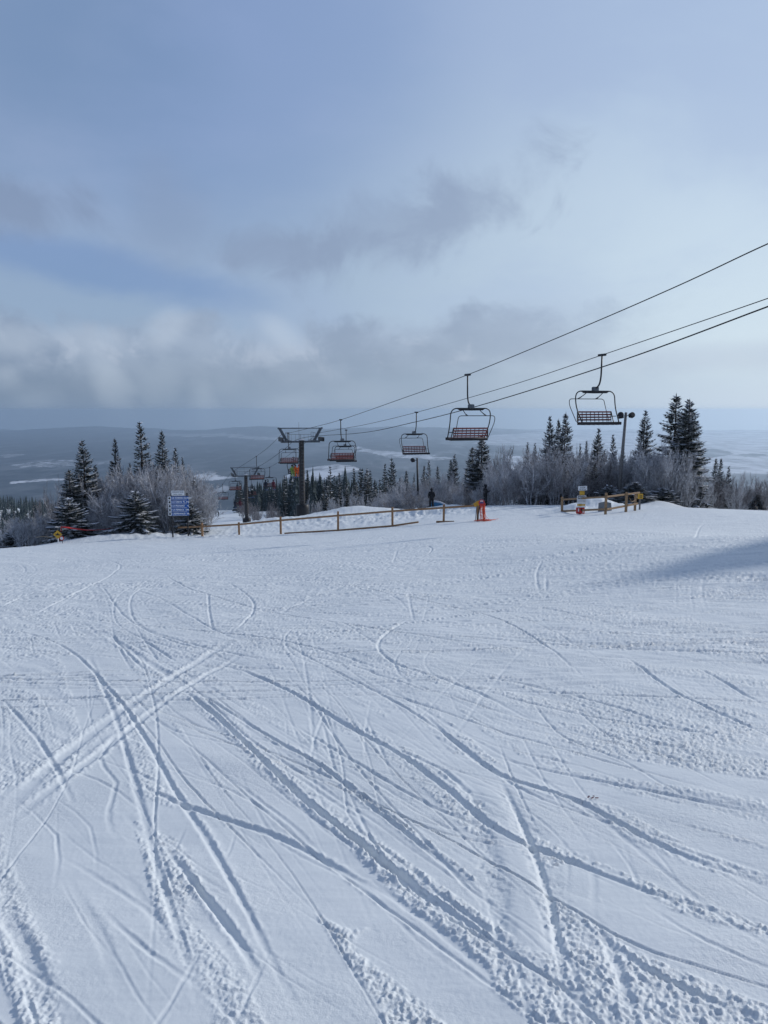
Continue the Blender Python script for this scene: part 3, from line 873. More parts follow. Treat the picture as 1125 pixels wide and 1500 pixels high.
SPR = [spruce_meshes('a', 8, 1.55, 1, dens=1.15, snow=.22), spruce_meshes('b', 8, 1.30, 2, dens=1.1, snow=.15, gap=.18), spruce_meshes('c', 8, 1.7, 3, dens=1.25, sw=1.25, snow=.42, droop=.40, taper=.9),
       spruce_meshes('d', 8, 1.2, 4, dens=1.0, snow=.16, gap=.28, droop=.1), spruce_meshes('e', 3.6, 1.45, 5, whorl=.13, dens=1.2, snow=.6, taper=.72, droop=.34, low=.02, gap=.22, sw=1.2),
       spruce_meshes('f', 8, 1.45, 6, dens=1.1, snow=.30, gap=.2, taper=1.0)]
FAR = [spruce_meshes('g' + str(i), 9, 1.25 + .15 * i, 20 + i, whorl=.42, dens=1.0, snow=.05, far=True, gap=.1, droop=.15) for i in range(4)]


def put_tree(kind, x, y, z, sx, sz, rz, label, group=None, cat='tree', name='spruce_tree', tilt=0):
    e = empty(name, (x, y, z), rz, label, cat, group); e.scale = (sx, sx, sz); e.rotation_euler[1] = tilt
    obj('trunk', kind['trunk'], e); obj('crown', kind['crown'], e)
    if kind.get('snow'): obj('snow_load', kind['snow'], e)
    return e


def spruce(v, px, ty, Y, wpx, label, group=None, sink=.15):
    k = SPR[v]; p = at(px, ty, Y); zb = gz(p.x, Y) - sink
    Hh = p.z - zb; Rr = wpx / 1125 * Y / 2 * 1.42
    rz_ = random.uniform(0, 6.28)
    return put_tree(k, p.x, Y, zb, Rr / k['R'], Hh / k['H'], rz_, label, group)


SPRUCES = [  # variant, px, top py, distance, width px, label
    (0, 120, 646, 60, 62, 'tall spruce at the left end of the left tree clump, behind the yellow sign'),
    (1, 101, 688, 58, 62, 'dark shaggy spruce just left of the tallest one at the left edge of the clump'),
    (1, 168, 642, 63, 36, 'slim spruce between the left tall spruce and the middle tall spruce of the left clump'),
    (3, 204, 619, 64, 56, 'tallest spruce in the middle of the left tree clump'),
    (1, 236, 631, 61, 44, 'tall spruce with snowy boughs standing above the blue sign board'),
    (3, 256, 656, 64, 34, 'short spruce top just right of the snowy one above the sign board'),
    (3, 267, 670, 66, 22, 'smallest spruce top at the right of the left clump'),
    (4, 199, 722, 53.6, 60, 'low bushy spruce heavily loaded with snow in front of the left clump'),
    (4, 99, 732, 53.4, 62, 'low dark spruce with snowy boughs behind the yellow diamond sign'),
    (4, 279, 738, 55, 44, 'small green snowy spruce right behind the blue sign board'),
    (0, 706, 637, 79, 58, 'large spruce behind the dark-clad person near the orange netting'),
    (1, 692, 655, 81, 46, 'ragged spruce leaning on the left side of the large one behind the orange netting'),
    (3, 773, 648, 72, 22, 'left one of two short spruce tops left of the three tall right-hand spruces'),
    (3, 784, 649, 74, 22, 'right one of two short spruce tops left of the three tall right-hand spruces'),
    (0, 806, 610, 70, 40, 'left one of three tall spruces beneath the nearest chair'),
    (1, 818, 614, 72, 34, 'middle one of three tall spruces beneath the nearest chair'),
    (5, 828, 604, 70, 46, 'right and tallest one of three spruces beneath the nearest chair'),
    (3, 850, 650, 76, 18, 'thin spruce tip right of the three tall spruces'),
    (0, 877, 628, 70, 42, 'spruce standing directly under the right side of the nearest chair'),
    (1, 859, 645, 75, 20, 'small spruce top under the middle of the nearest chair'),
    (3, 898, 637, 73, 30, 'thin sparse spruce just left of the right light pole'),
    (3, 912, 652, 74, 26, 'spruce top just behind the right light pole'),
    (0, 946, 602, 65, 50, 'dense tall spruce just right of the right light pole'),
    (5, 991, 577, 64, 84, 'tallest spruce of all, left one of the big right-hand pair'),
    (2, 1011, 585, 61, 76, 'big snowy spruce, right one of the big right-hand pair'),
    (1, 1049, 671, 72, 28, 'left one of the small twin spruces at the far right'),
    (1, 1056, 671, 73, 26, 'right one of the small twin spruces at the far right'),
    (3, 1068, 683, 75, 24, 'sparse spruce right of the small twin spruces'),
    (2, 1112, 722, 66, 44, 'dark low spruce by the small skier at the right edge of the picture'),
    (2, 930, 706, 56, 62, 'low snow-loaded spruce behind the right end of the right fence'),
    (4, 972, 716, 57, 60, 'low bushy snowy spruce below the tallest spruce'),
    (4, 893, 712, 59, 46, 'low snowy spruce at the foot of the right light pole'),
    (4, 1022, 712, 60, 50, 'low snowy spruce under the big snowy spruce'),
    (3, 568, 700, 95, 16, 'leftmost small spruce top above the shrubs left of the middle light pole'),
    (3, 577, 694, 95, 18, 'second small spruce top left of the middle light pole'),
    (1, 595, 689, 92, 22, 'dark small spruce just left of the middle light pole'),
    (3, 607, 694, 96, 14, 'thin spruce tip touching the middle light pole'),
    (1, 621, 682, 90, 22, 'spruce just right of the middle light pole'),
    (3, 628, 674, 91, 20, 'taller thin spruce second right of the middle light pole'),
    (1, 641, 683, 90, 22, 'dark pointed spruce above the person in tan trousers'),
    (1, 660, 673, 88, 24, 'left one of two joined spruces right of the middle light pole'),
    (0, 666, 666, 88, 28, 'right and taller one of two joined spruces right of the middle light pole'),
    (3, 683, 686, 90, 18, 'little spruce tip left of the large spruce behind the netting'),
    (1, 497, 692, 105, 22, 'tall narrow spruce left in the group right of the front lift tower'),
    (1, 507, 705, 102, 24, 'shorter spruce between two taller ones right of the front lift tower'),
    (0, 522, 706, 104, 26, 'dark spruce in the middle right of the front lift tower'),
    (5, 537, 686, 100, 36, 'snow-flecked spruce with ragged top between the front lift tower and the shrubs'),
    (1, 550, 712, 101, 26, 'low spruce at the right end of the group by the lift tower'),
    (1, 479, 712, 108, 22, 'spruce just right of the front lift tower mast above the snow bank'),
    (4, 20, 778, 58, 50, 'low snowy young spruce at the left edge of the picture'),
]
for v, px, ty, Y, wp, lb in SPRUCES: spruce(v, px, ty, Y, wp, lb)

rq = random.Random(77)
for i in range(13):
    px = rq.uniform(735, 940); spruce(rq.choice((1, 3, 5)), px, rq.uniform(660, 684), rq.uniform(63, 75), rq.uniform(26, 38), 'small dark spruce standing inside the frosted thicket behind the right fence', 'small spruces inside the right thicket')
for i in range(7):
    px = rq.uniform(130, 285); spruce(rq.choice((1, 3, 5)), px, rq.uniform(676, 706), rq.uniform(59, 64), rq.uniform(24, 36), 'small dark spruce standing inside the frosted left clump', 'small spruces inside the left clump')
# the distant stand below the fence, tree by tree
rf = random.Random(12)
def far_spruce(px, Y, hh, label, group, v=None):
    a, _ = ray(px, 700); x = a * Y; k = rf.choice(FAR) if v is None else FAR[v]
    sz = hh / k['H']; sx = sz * rf.uniform(.95, 1.5)
    e = tag(obj('spruce_tree', k['one'] if 'one' in k else k['crown'], None, (x, Y, gz(x, Y) - .3)), label, 'tree', group)
    e.scale = (sx, sx, sz); e.rotation_euler[2] = rf.uniform(0, 6.28)
for k in FAR:                                       # far off one mesh serves: trunk, needles and snow as materials
    mb = MB()
    for i_, key in enumerate(('crown', 'trunk', 'snow')):
        me_ = k[key]; mb.add([v_.co.copy() for v_ in me_.vertices], [tuple(p_.vertices) for p_ in me_.polygons], i_)
    k['one'] = mb.mesh('spruce_tree', [M['needles_far'], M['bark'], M['snowload']])
def ylow(px):   # near limit of the stand, leaving the ski run open
    return 190 if px < 360 else 120 + 20 * math.sin(px * .05)
cnt = 0
while cnt < 160:
    px = rf.uniform(344, 600); Y = rf.uniform(110, 330)
    if px < 405 and Y < 215: continue
    if px < 470 and Y < 150: continue
    far_spruce(px, Y, rf.uniform(6, 11.5) * (1.15 if rf.random() < .15 else 1), 'slim dark spruce in the dense distant stand beyond the left fence and lift towers', 'spruces of the distant stand beyond the left fence'); cnt += 1
for i in range(34):
    px = rf.uniform(-10, 105); Y = rf.uniform(190, 520)
    far_spruce(px, Y, rf.uniform(7, 12), 'dark spruce in the far stand below the slope at the left edge', 'spruces far below at the left edge')
for i in range(8):
    px = rf.uniform(275, 302); Y = rf.uniform(260, 330)
    far_spruce(px, Y, rf.uniform(7, 10), 'small far spruce left of the ski run behind the left clump', 'far spruces left of the ski run')
for i in range(14):
    px = rf.uniform(1030, 1135); Y = rf.uniform(120, 200)
    far_spruce(px, Y, rf.uniform(6, 10), 'far spruce seen low through the bare trees at the right edge', 'far spruces behind the bare trees at the right edge')


mb = MB(); k_ = FAR[0]['one']; vv = [v_.co.copy() for v_ in k_.vertices][:]
def thin_tree(mb, x, y, z, h, r):
    n = 6
    for L in range(n):
        z0 = z + h * (.10 + .82 * L / n); rr = r * (1 - L / n) ** .85; zt = z0 + h * .9 / n * 1.6; m_ = 7
        ring = [Vector((x + math.cos(6.283 * j / m_ + L) * rr * rf.uniform(.6, 1.15), y + math.sin(6.283 * j / m_ + L) * rr * rf.uniform(.6, 1.15), z0 + rf.uniform(-.3, .2))) for j in range(m_)]
        mb.add(ring + [Vector((x, y, zt))], [(j, (j + 1) % m_, m_) for j in range(m_)], 0)
for i in range(880):
    if i < 640: px = rf.uniform(346, 606); Y = rf.uniform(225 if px < 410 else 150, 420)
    else: px = rf.uniform(-25, 110); Y = rf.uniform(220, 700)
    a_, _ = ray(px, 700); h = rf.uniform(7, 11.5)
    thin_tree(mb, a_ * Y, Y, gz(a_ * Y, Y) - .3, h, h * rf.uniform(.13, .2))
tag(mb.build('distant_forest', M['needles_far']), 'dark mass of spruces filling in the distant stands', None, None, 'stuff')


def shrub_meshes(seed, Hh=4.2, R_=1.9, stems=7, frost='twig', thin=1.0, straight=.0):
    rn = random.Random(seed); wood = MB(); tw = MB()
    def branch(p, d, L, r, lvl):
        n = 4 if lvl < 2 else 3
        pts = [p]; q = p.copy(); dd = d.copy()
        for i in range(n):
            dd = (dd + Vector((rn.gauss(0, .16), rn.gauss(0, .16), rn.gauss(.05, .08)))).normalized()
            q = q + dd * L / n; pts.append(q.copy())
        mb = wood if lvl < 2 else tw
        mb.tube(pts, [r * (1 - .6 * i / n) for i in range(n + 1)], 5 if lvl == 0 else 3, cap=False)
        if lvl >= 3: return
        kids = (5, 6, 6)[lvl] + (2 if lvl == 2 else 0)
        for i in range(kids):
            f = rn.uniform(.25 if lvl == 0 else .12, 1.0); j = min(int(f * n), n - 1)
            b0 = pts[j].lerp(pts[j + 1], f * n - j)
            t_ = (pts[j + 1] - pts[j]).normalized()
            side = Vector((rn.gauss(0, 1), rn.gauss(0, 1), rn.gauss(0, .6))); side -= t_ * side.dot(t_)
            if side.length < 1e-4: continue
            side.normalize()
            nd = (t_ * rn.uniform(.7, 1.0) + side * rn.uniform(.45, .95) + Vector((0, 0, .18 + straight))).normalized()
            branch(b0, nd, L * rn.uniform(.36, .58) * (1.25 - .5 * f), max(r * .5, .009 * thin), lvl + 1)
    for s_ in range(stems):
        a = 2 * math.pi * s_ / stems + rn.uniform(-.4, .4); sp = rn.uniform(.05, 1) * R_ / Hh * (1 - straight)
        d = Vector((math.cos(a) * sp, math.sin(a) * sp, 1)).normalized()
        branch(Vector((math.cos(a) * .3, math.sin(a) * .3, -.2)), d, Hh * rn.uniform(.5, .78), .045, 0)
    za = np.array([v[2] for v in tw.v]); ra = np.array([math.hypot(v[0], v[1]) for v in tw.v])
    return dict(H=float(np.percentile(za, 99)), R=float(np.percentile(ra, 92)), trunk=wood.mesh('trunk', M['twig2' if frost == 'twig2' else 'twig']), crown=tw.mesh('crown', M[frost]))


SHR = [shrub_meshes(41), shrub_meshes(42, 4.6, 1.6), shrub_meshes(43, 3.8, 2.2, 8), shrub_meshes(44, 5.0, 1.5, 5, 'twig2', 1.0, .15), shrub_meshes(45, 4.4, 1.8, 6, 'twig2')]
rs = random.Random(3)


def shrub(px, ty, Y, wpx, label, group=None, v=None, nm='bare_tree'):
    k = SHR[rs.randrange(len(SHR)) if v is None else v]
    p = at(px, ty, Y); zb = gz(p.x, Y) - .1; Hh = max(1.0, p.z - zb)
    return put_tree(k, p.x, Y, zb, wpx / 1125 * Y / 2 / k['R'] * 1.05, Hh / k['H'] * 1.0, rs.uniform(0, 6.28), label, group, 'tree', nm)


def belt(n, x0, x1, top, Y0, Y1, w, label, group, vs=(0, 1, 2, 3, 4)):
    for i in range(n):
        px = x0 + (x1 - x0) * (i + rs.uniform(.1, .9)) / n
        t = top(px) if callable(top) else top
        Y = rs.uniform(Y0, Y1)
        shrub(px, t + rs.uniform(-7, 16), Y, w * rs.uniform(.8, 1.25), label, group, rs.choice(vs))


def lerp_top(pts):
    return lambda x: float(np.interp(x, [p[0] for p in pts], [p[1] for p in pts]))


belt(30, 126, 302, lerp_top([(130, 704), (165, 690), (200, 682), (240, 684), (275, 680), (300, 716)]), 56, 63, 54, 'frosted grey bare tree filling the left clump between the spruces', 'frosted bare trees of the left clump', (0, 1, 2))
belt(10, 140, 290, lerp_top([(140, 738), (215, 712), (250, 715), (290, 735)]), 54.5, 57, 42, 'low frosted bare shrub at the front of the left clump', 'frosted shrubs at the front of the left clump', (0, 2))
belt(10, -5, 95, lerp_top([(-5, 765), (40, 758), (95, 745)]), 56, 68, 44, 'low frosted bare shrub at the left edge beyond the slope', 'frosted shrubs at the left edge', (0, 2, 4))
belt(8, 62, 128, lerp_top([(62, 728), (128, 704)]), 62, 72, 40, 'faint bare shrub left of the left clump', 'faint shrubs left of the left clump', (1, 4))
belt(20, 555, 700, lerp_top([(555, 718), (600, 704), (650, 698), (700, 700)]), 74, 86, 36, 'frosted bare tree in the belt behind the two standing people', 'frosted bare trees behind the two standing people', (0, 1, 2))
belt(17, 560, 728, lerp_top([(560, 728), (640, 722), (690, 704), (728, 702)]), 71, 75, 30, 'low frosted bare shrub behind the snow bank and the two people', 'low frosted shrubs behind the snow bank', (0, 2, 4))
belt(30, 718, 945, lerp_top([(718, 684), (750, 665), (800, 660), (860, 657), (945, 660)]), 62, 76, 46, 'frosted bare tree in the dense thicket behind the right fence', 'bare trees of the thicket behind the right fence')
belt(20, 722, 950, lerp_top([(722, 710), (780, 698), (860, 694), (950, 704)]), 60, 64, 40, 'lower dark bare tree at the front of the thicket behind the right fence', 'front trees of the thicket behind the right fence', (3, 4))
belt(12, 940, 1030, lerp_top([(940, 668), (975, 650), (1000, 666), (1030, 715)]), 57.5, 61, 44, 'frosted bare tree in front of the big right-hand spruce pair', 'frosted bare trees before the big spruce pair', (0, 1, 2))
belt(22, 1022, 1140, lerp_top([(1022, 716), (1060, 700), (1140, 699)]), 64, 80, 34, 'brownish bare tree in the thin wood at the right edge', 'bare trees at the right edge', (3, 3, 1, 4))
shrub(742, 655, 73, 40, 'taller bare tree with a fan of fine twigs left of the thicket', None, 3)
shrub(726, 668, 74, 30, 'bare tree beside the large spruce, left of the fan-shaped one', None, 1)
for px, ty, Y, w, lb in ((463, 730, 112, 22, 'frosted bare tree behind the collar of the front tower'), (520, 722, 95, 26, 'frosted bare shrub below the ragged spruce right of the front tower'), (545, 724, 92, 26, 'frosted bare shrub at the left end of the middle belt'),
                         (490, 726, 96, 24, 'frosted bare shrub above the snow bank right of the front tower')): shrub(px, ty, Y, w, lb, None, 0)
for i in range(20):
    px = rs.uniform(345, 480); Y = rs.uniform(98, 125)
    if px < 372: Y = rs.uniform(150, 190)
    shrub(px, rs.uniform(734, 746), Y, 20, 'small grey bare tree at the near edge of the distant stand', 'bare trees at the near edge of the distant stand', rs.choice((3, 4)))


# ------------------------------------------------------------------ PEOPLE (one skinned surface each)
def skin_mesh(V, E, Rd, sub=2):
    me_ = bpy.data.meshes.new('t'); me_.from_pydata([tuple(v) for v in V], E, [])
    o = bpy.data.objects.new('t', me_); COL.objects.link(o)
    md = o.modifiers.new('s', 'SKIN'); md.use_smooth_shade = True
    for i, r_ in enumerate(Rd):
        rr = r_ if isinstance(r_, tuple) else (r_, r_)
        me_.skin_vertices[0].data[i].radius = rr
    me_.skin_vertices[0].data[0].use_root = True
    ms = o.modifiers.new('u', 'SUBSURF'); ms.levels = sub; ms.render_levels = sub
    dg = bpy.context.evaluated_depsgraph_get(); dg.update()
    out = bpy.data.meshes.new_from_object(o.evaluated_get(dg))
    bpy.data.objects.remove(o)
    return out


_PC = {}
def figure(pose, top, legs, hood, fingers=False):
    """body as one surface; returns mesh with jacket, trousers, boots, gloves, face as material zones"""
    key = (pose, fingers)
    if key not in _PC:
        V = []; E = []; Rd = []; Z = []
        def add(p, r_, par, zone):
            V.append(Vector(p)); Rd.append(r_); Z.append(zone)
            if par is not None: E.append((par, len(V) - 1))
            return len(V) - 1
        if pose in ('stand', 'look'):
            pel = add((0, 0, .93), (.185, .15), None, 1); wai = add((0, .0, 1.10), (.195, .155), pel, 0); ch = add((0, -.01, 1.34), (.215, .165), wai, 0)
            nk = add((0, 0, 1.47), .075, ch, 0); hd = add((0, .02, 1.56), (.085, .09), nk, 4); tp = add((0, .015, 1.68), (.085, .095), hd, 4)
            for s_ in (-1, 1):
                hp = add((s_ * .10, 0, .82), .125, pel, 1); kn = add((s_ * .12, .03, .49), .105, hp, 1); an = add((s_ * .13, -.02, .12), .095, kn, 1)
                bt = add((s_ * .14, 0, .06), .062, an, 2); add((s_ * .16, .15, .045), .05, bt, 2)
                sh = add((s_ * .20, 0, 1.39), .095, ch, 0)
                if pose == 'look' and s_ == 1: el = add((.27, .08, 1.18), .075, sh, 0); wr = add((.16, .26, 1.24), .055, el, 0)
                else: el = add((s_ * .28, -.02, 1.13), .075, sh, 0); wr = add((s_ * .24, .14, .96), .055, el, 0)
                dirv = (V[wr] - V[el]).normalized(); hn = add(V[wr] + dirv * .07, (.045, .03), wr, 3)
                sd_ = Vector((0, 1, 0)).cross(dirv).normalized()
                for k, (off, ln) in enumerate(((-.03, .065), (-.01, .08), (.01, .075), (.03, .06))):
                    a1 = add(V[hn] + dirv * .035 + sd_ * off, .012, hn, 3); add(V[a1] + dirv * ln * .7 + Vector((0, .02, 0)), .010, a1, 3)
                t1 = add(V[wr] + dirv * .045 + Vector((0, .045, 0)), .013, wr, 3); add(V[t1] + dirv * .04 + Vector((0, .015, 0)), .011, t1, 3)
        elif pose == 'ski':
            pel = add((0, -.10, .84), (.155, .12), None, 1); wai = add((0, -.05, 1.0), (.15, .11), pel, 0); ch = add((0, .05, 1.22), (.18, .13), wai, 0)
            nk = add((0, .09, 1.35), .075, ch, 0); hd = add((0, .12, 1.44), (.09, .095), nk, 4); tp = add((0, .13, 1.56), (.09, .1), hd, 4)
            for s_ in (-1, 1):
                hp = add((s_ * .10, -.08, .76), .10, pel, 1); kn = add((s_ * .15, .10, .46), .075, hp, 1); an = add((s_ * .15, -.02, .14), .065, kn, 2)
                bt = add((s_ * .15, 0, .06), .065, an, 2); add((s_ * .15, .15, .05), .05, bt, 2)
                sh = add((s_ * .19, .06, 1.28), .075, ch, 0); el = add((s_ * .30, .10, 1.05), .056, sh, 0); wr = add((s_ * .28, .32, 1.0), .045, el, 0)
                hn = add((s_ * .28, .39, .99), .045, wr, 3)
        else:   # sit on a chair, origin at the seat surface under the hips
            pel = add((0, 0, .12), (.16, .13), None, 1); wai = add((0, -.05, .30), (.15, .12), pel, 0); ch = add((0, -.06, .52), (.18, .13), wai, 0)
            nk = add((0, -.04, .66), .075, ch, 0); hd = add((0, -.01, .76), (.09, .095), nk, 4); tp = add((0, 0, .88), (.09, .1), hd, 4)
            for s_ in (-1, 1):
                hp = add((s_ * .10, .06, .11), .10, pel, 1); kn = add((s_ * .12, .46, .10), .078, hp, 1); an = add((s_ * .12, .52, -.30), .065, kn, 2)
                bt = add((s_ * .12, .53, -.39), .062, an, 2); add((s_ * .12, .68, -.40), .05, bt, 2)
                sh = add((s_ * .19, -.05, .58), .075, ch, 0); el = add((s_ * .25, .10, .36), .056, sh, 0); wr = add((s_ * .18, .32, .30), .045, el, 0)
                hn = add((s_ * .16, .39, .28), .045, wr, 3)
        me_ = skin_mesh(V, E, Rd, 2 if fingers else 1)
        segs = [(V[a], V[b_], Z[b_]) for a, b_ in E]
        A_ = np.array([tuple(s[0]) for s in segs]); B_ = np.array([tuple(s[1]) for s in segs]); zz = np.array([s[2] for s in segs])
        mi = []
        for p in me_.polygons:
            c_ = np.array(p.center); d = B_ - A_; t = np.clip(((c_ - A_) * d).sum(1) / ((d * d).sum(1) + 1e-9), 0, 1)
            mi.append(int(zz[np.argmin(((A_ + d * t[:, None] - c_) ** 2).sum(1))]))
        me_.polygons.foreach_set('material_index', mi)
        me_.polygons.foreach_set('use_smooth', [True] * len(mi))
        _PC[key] = (me_, V[tp], V[hd], V[bt])
    me0, tp, hd, bt = _PC[key]
    me_ = me0.copy(); me_.name = 'person'
    me_.materials.clear()
    for m_ in (top, legs, 'rubber', 'cl_black', 'skin'): me_.materials.append(M[m_])
    return me_, tp, hd


def person(loc, rz, pose, top, legs, hat, label, group=None, fingers=False, skis=False, helmet='helmet', scale=1.0):
    me_, tp, hd = figure(pose, top, legs, hat, fingers)
    o = tag(obj('person', me_, None, loc), label, 'person', group); o.rotation_euler[2] = rz; o.scale = (scale,) * 3
    hb = MB(); c_ = (Vector(tp) + Vector(hd)) * .5
    hb.lathe([(.112, .0), (.122, .05), (.118, .10), (.09, .15), (.05, .175), (.01, .182)], 12, c_ + Vector((0, -.012, -.01)))
    hb.build(helmet, M[hat], o, True)
    fb = MB()        # nose, eyes, mouth
    fy = max(tp[1], hd[1]) + .088
    fb.add([Vector((0, fy + .028, c_.z - .035)), Vector((-.016, fy - .01, c_.z - .04)), Vector((.016, fy - .01, c_.z - .04)), Vector((0, fy - .004, c_.z + .01))], [(0, 1, 3), (0, 3, 2), (0, 2, 1)], 0)
    fb.box((0, fy - .012, c_.z - .075), (.045, .02, .008), mi=1)
    fb.build('face', [M['skin'], M['cl_wine']], o)
    gb = MB(); gb.box((0, fy - .014, c_.z + .018), (.15, .045, .055), bev=.015); gb.build('goggles', M['cl_black'], o)
    if skis:
        zb = .0 if pose != 'sit' else -.46
        for s_ in (-1, 1):
            kb = MB(); yy = 0.05 if pose != 'sit' else .55; xx = .15 if pose != 'sit' else .12
            pts = [(-.75, 0), (.75, 0), (.85, .03), (.93, .09)]
            for (a0, z0), (a1, z1) in zip(pts[:-1], pts[1:]):
                kb.add([Vector((s_ * xx - .04, yy + a0, zb + z0)), Vector((s_ * xx + .04, yy + a0, zb + z0)), Vector((s_ * xx + .04, yy + a1, zb + z1)), Vector((s_ * xx - .04, yy + a1, zb + z1)),
                        Vector((s_ * xx - .04, yy + a0, zb + z0 + .018)), Vector((s_ * xx + .04, yy + a0, zb + z0 + .018)), Vector((s_ * xx + .04, yy + a1, zb + z1 + .018)), Vector((s_ * xx - .04, yy + a1, zb + z1 + .018))],
                       [(0, 1, 2, 3), (4, 7, 6, 5), (0, 4, 5, 1), (3, 2, 6, 7), (0, 3, 7, 4), (1, 5, 6, 2)])
            kb.build('ski', M['cl_blue'], o)
    return o


# ------------------------------------------------------------------ THE LIFT
LD = Vector((-.34, 1, 0)).normalized(); LN = Vector((LD.y, -LD.x, 0))       # down the line; to its right
LYAW = math.atan2(-LD.x, LD.y)                                              # local +Y points down the line


def onA(px, py, Y): return at(px, py, Y)
A1, A2 = at(412, 637, 78.5), at(339, 692, 122)
B1, B2 = at(468, 634, 80.5), at(376, 690, 126)
lineA = [at(1265, 300, 14.5), at(1125, 357, 19.2), at(990, 420, 23), at(840, 485, 28.2), at(685, 549, 35.8), at(590, 583.5, 44), at(499, 615, 56.8), at(450, 628, 67), A1]
lineB = [at(1265, 385, 20.5), at(1125, 437, 25), at(882, 520, 33.7), at(740, 567, 42.5), at(610, 604, 55), at(530, 623, 66.5), B1]
lineC = [at(1265, 397, 17), at(1125, 449, 20.5), at(905, 530, 28), at(706, 593, 38), at(600, 620, 50), at(530, 634, 62), at(441, 642, 79.6)]
lineA2 = [A1, at(395, 653.5, 88), at(376, 668, 99), at(356, 681, 111), A2]
lineB2 = [B1, at(437, 656, 92), at(411, 675, 106), at(393, 685, 115), B2]
lineC2 = [at(441, 642, 79.6), at(414, 660, 93), at(385, 680, 112), at(360, 692, 124)]
A3, B3 = at(300, 742, 205), at(312, 742, 207)
lineA3 = [A2, at(327, 708, 145), at(316, 722, 168), A3]; lineB3 = [B2, at(364, 705, 139), at(346, 722, 160), B3]
for pts, r_, nm, lb in ((lineA + lineA2[1:] + lineA3[1:], .016, 'haul_cable', 'upper left haul cable carrying the empty chairs over the tower'), (lineB + lineB2[1:] + lineB3[1:], .016, 'haul_cable', 'middle haul cable carrying the nearest chair over the tower'),
                        (lineC + lineC2[1:], .021, 'signal_cable', 'lowest thick dark cable running below the haul cables')):
    mb = MB(); P_ = crom([tuple(p) for p in pts], 2.0) if False else None
    P3 = []
    for i in range(len(pts) - 1):
        p0 = pts[max(i - 1, 0)]; p1 = pts[i]; p2 = pts[i + 1]; p3 = pts[min(i + 2, len(pts) - 1)]
        brk = nm == 'haul_cable' and (p1 in (A1, B1, A2, B2) or p2 in (A1, B1, A2, B2))
        for k in range(8):
            t = k / 8
            P3.append(p1.lerp(p2, t) if brk else .5 * ((2 * p1) + (-p0 + p2) * t + (2 * p0 - 5 * p1 + 4 * p2 - p3) * t * t + (-p0 + 3 * p1 - 3 * p2 + p3) * t ** 3))
    P3.append(pts[-1])
    mb.tube(P3, r_, 6)
    tag(mb.build(nm, M['rubber'], None, True), lb, 'cable')


def make_chair():
    """quad chair, origin at the grip on the cable, faces local +Y"""
    e = empty('lift_chair', (0, 0, 0))
    mb = MB(); mb.box((0, 0, .0), (.10, .50, .10), bev=.02); mb.tube([(0, -.28, .02), (0, .28, .02)], .03, 8); mb.build('grip', M['steel_dark'], e)
    mb = MB(); mb.tube(fillet([(0, 0, -.02), (.0, -.02, -.95), (0, -.12, -1.28), (0, -.42, -1.44)], .22, 6), .036, 8); mb.build('hanger', M['steel_dark'], e, True)
    mb = MB(); mb.box((0, -.42, -1.44), (.24, .20, .20), bev=.03); mb.build('hanger_clamp', M['galv'], e)
    mb = MB()   # wide dark head bar with tapered ends
    for s_ in (-1, 1):
        mb.add([Vector((s_ * x, y, z)) for x, y, z in ((0, -.50, -1.51), (.75, -.48, -1.51), (0, -.34, -1.51), (.75, -.36, -1.51), (0, -.50, -1.63), (.56, -.48, -1.62), (0, -.34, -1.63), (.56, -.36, -1.62))],
               [(0, 2, 3, 1), (4, 5, 7, 6), (0, 1, 5, 4), (2, 6, 7, 3), (1, 3, 7, 5)])
    mb.build('head_bar', M['steel_dark'], e)
    mb = MB()
    mb.tube(fillet([(-.93, .10, -2.92), (-1.0, -.35, -2.2), (-1.0, -.42, -1.53), (1.0, -.42, -1.53), (1.0, -.35, -2.2), (.93, .10, -2.92)], .36, 7), .026, 8)
    mb.tube([(-.93, .12, -2.92), (.93, .12, -2.92)], .03, 8); mb.tube([(-.93, -.30, -2.90), (.93, -.30, -2.90)], .025, 8)
    for s_ in (-1, 1): mb.tube([(s_ * .93, .12, -2.92), (s_ * .93, -.30, -2.90), (s_ * .86, -.42, -2.42)], .025, 6); mb.tube([(s_ * .98, -.2, -2.62), (s_ * .86, -.40, -2.62)], .018, 6)
    mb.build('frame', M['steel_dark'], e, True)
    st = MB()
    for k in range(5): st.box((0, .14 - k * .095, -2.885), (1.82, .078, .028), bev=.006)
    so_ = st.build('seat', M['redslat'], e)
    un = MB()
    for k in range(8): un.box((-.84 + k * .24, -.06, -2.95), (.06, .44, .10), bev=.01)
    un.box((0, .175, -2.925), (1.98, .035, .13), bev=.01); un.box((0, -.29, -2.95), (1.86, .035, .10), bev=.01)
    un.build('seat_support', M['black'], e)
    bk = MB()
    for k in range(4): bk.box((0, -.385 - k * .012, -2.78 + k * .115), (1.72, .022, .066), Matrix.Rotation(R(-6), 3, 'X'), bev=.004)
    bo = bk.build('backrest', M['redslat'], e)
    br = MB()
    for k in range(9): br.tube([(-.84 + k * .21, -.365, -2.86), (-.84 + k * .21, -.425, -2.41)], .017, 6)
    br.build('backrest_rib', M['black'], bo)
    sb = MB()   # safety bar, raised behind the backrest
    sb.tube(fillet([(-.84, -.52, -2.86), (-.92, -.98, -2.15), (-.90, -1.06, -1.86), (.90, -1.06, -1.86), (.92, -.98, -2.15), (.84, -.52, -2.86)], .26, 6), .017, 6)
    sb.build('safety_bar', M['steel_dark'], e, True)
    for s_ in (-1, 1):
        fb = MB(); fb.tube(fillet([(s_ * .42, -.44, -1.60), (s_ * .44, -.72, -1.74), (s_ * .50, -1.02, -1.86)], .12, 4), .018, 6); fb.tube([(s_ * .44, -.80, -1.78), (s_ * .44, -1.06, -1.86)], .016, 6)
        fb.build('bar_link', M['steel_dark'], e, True)
    return e


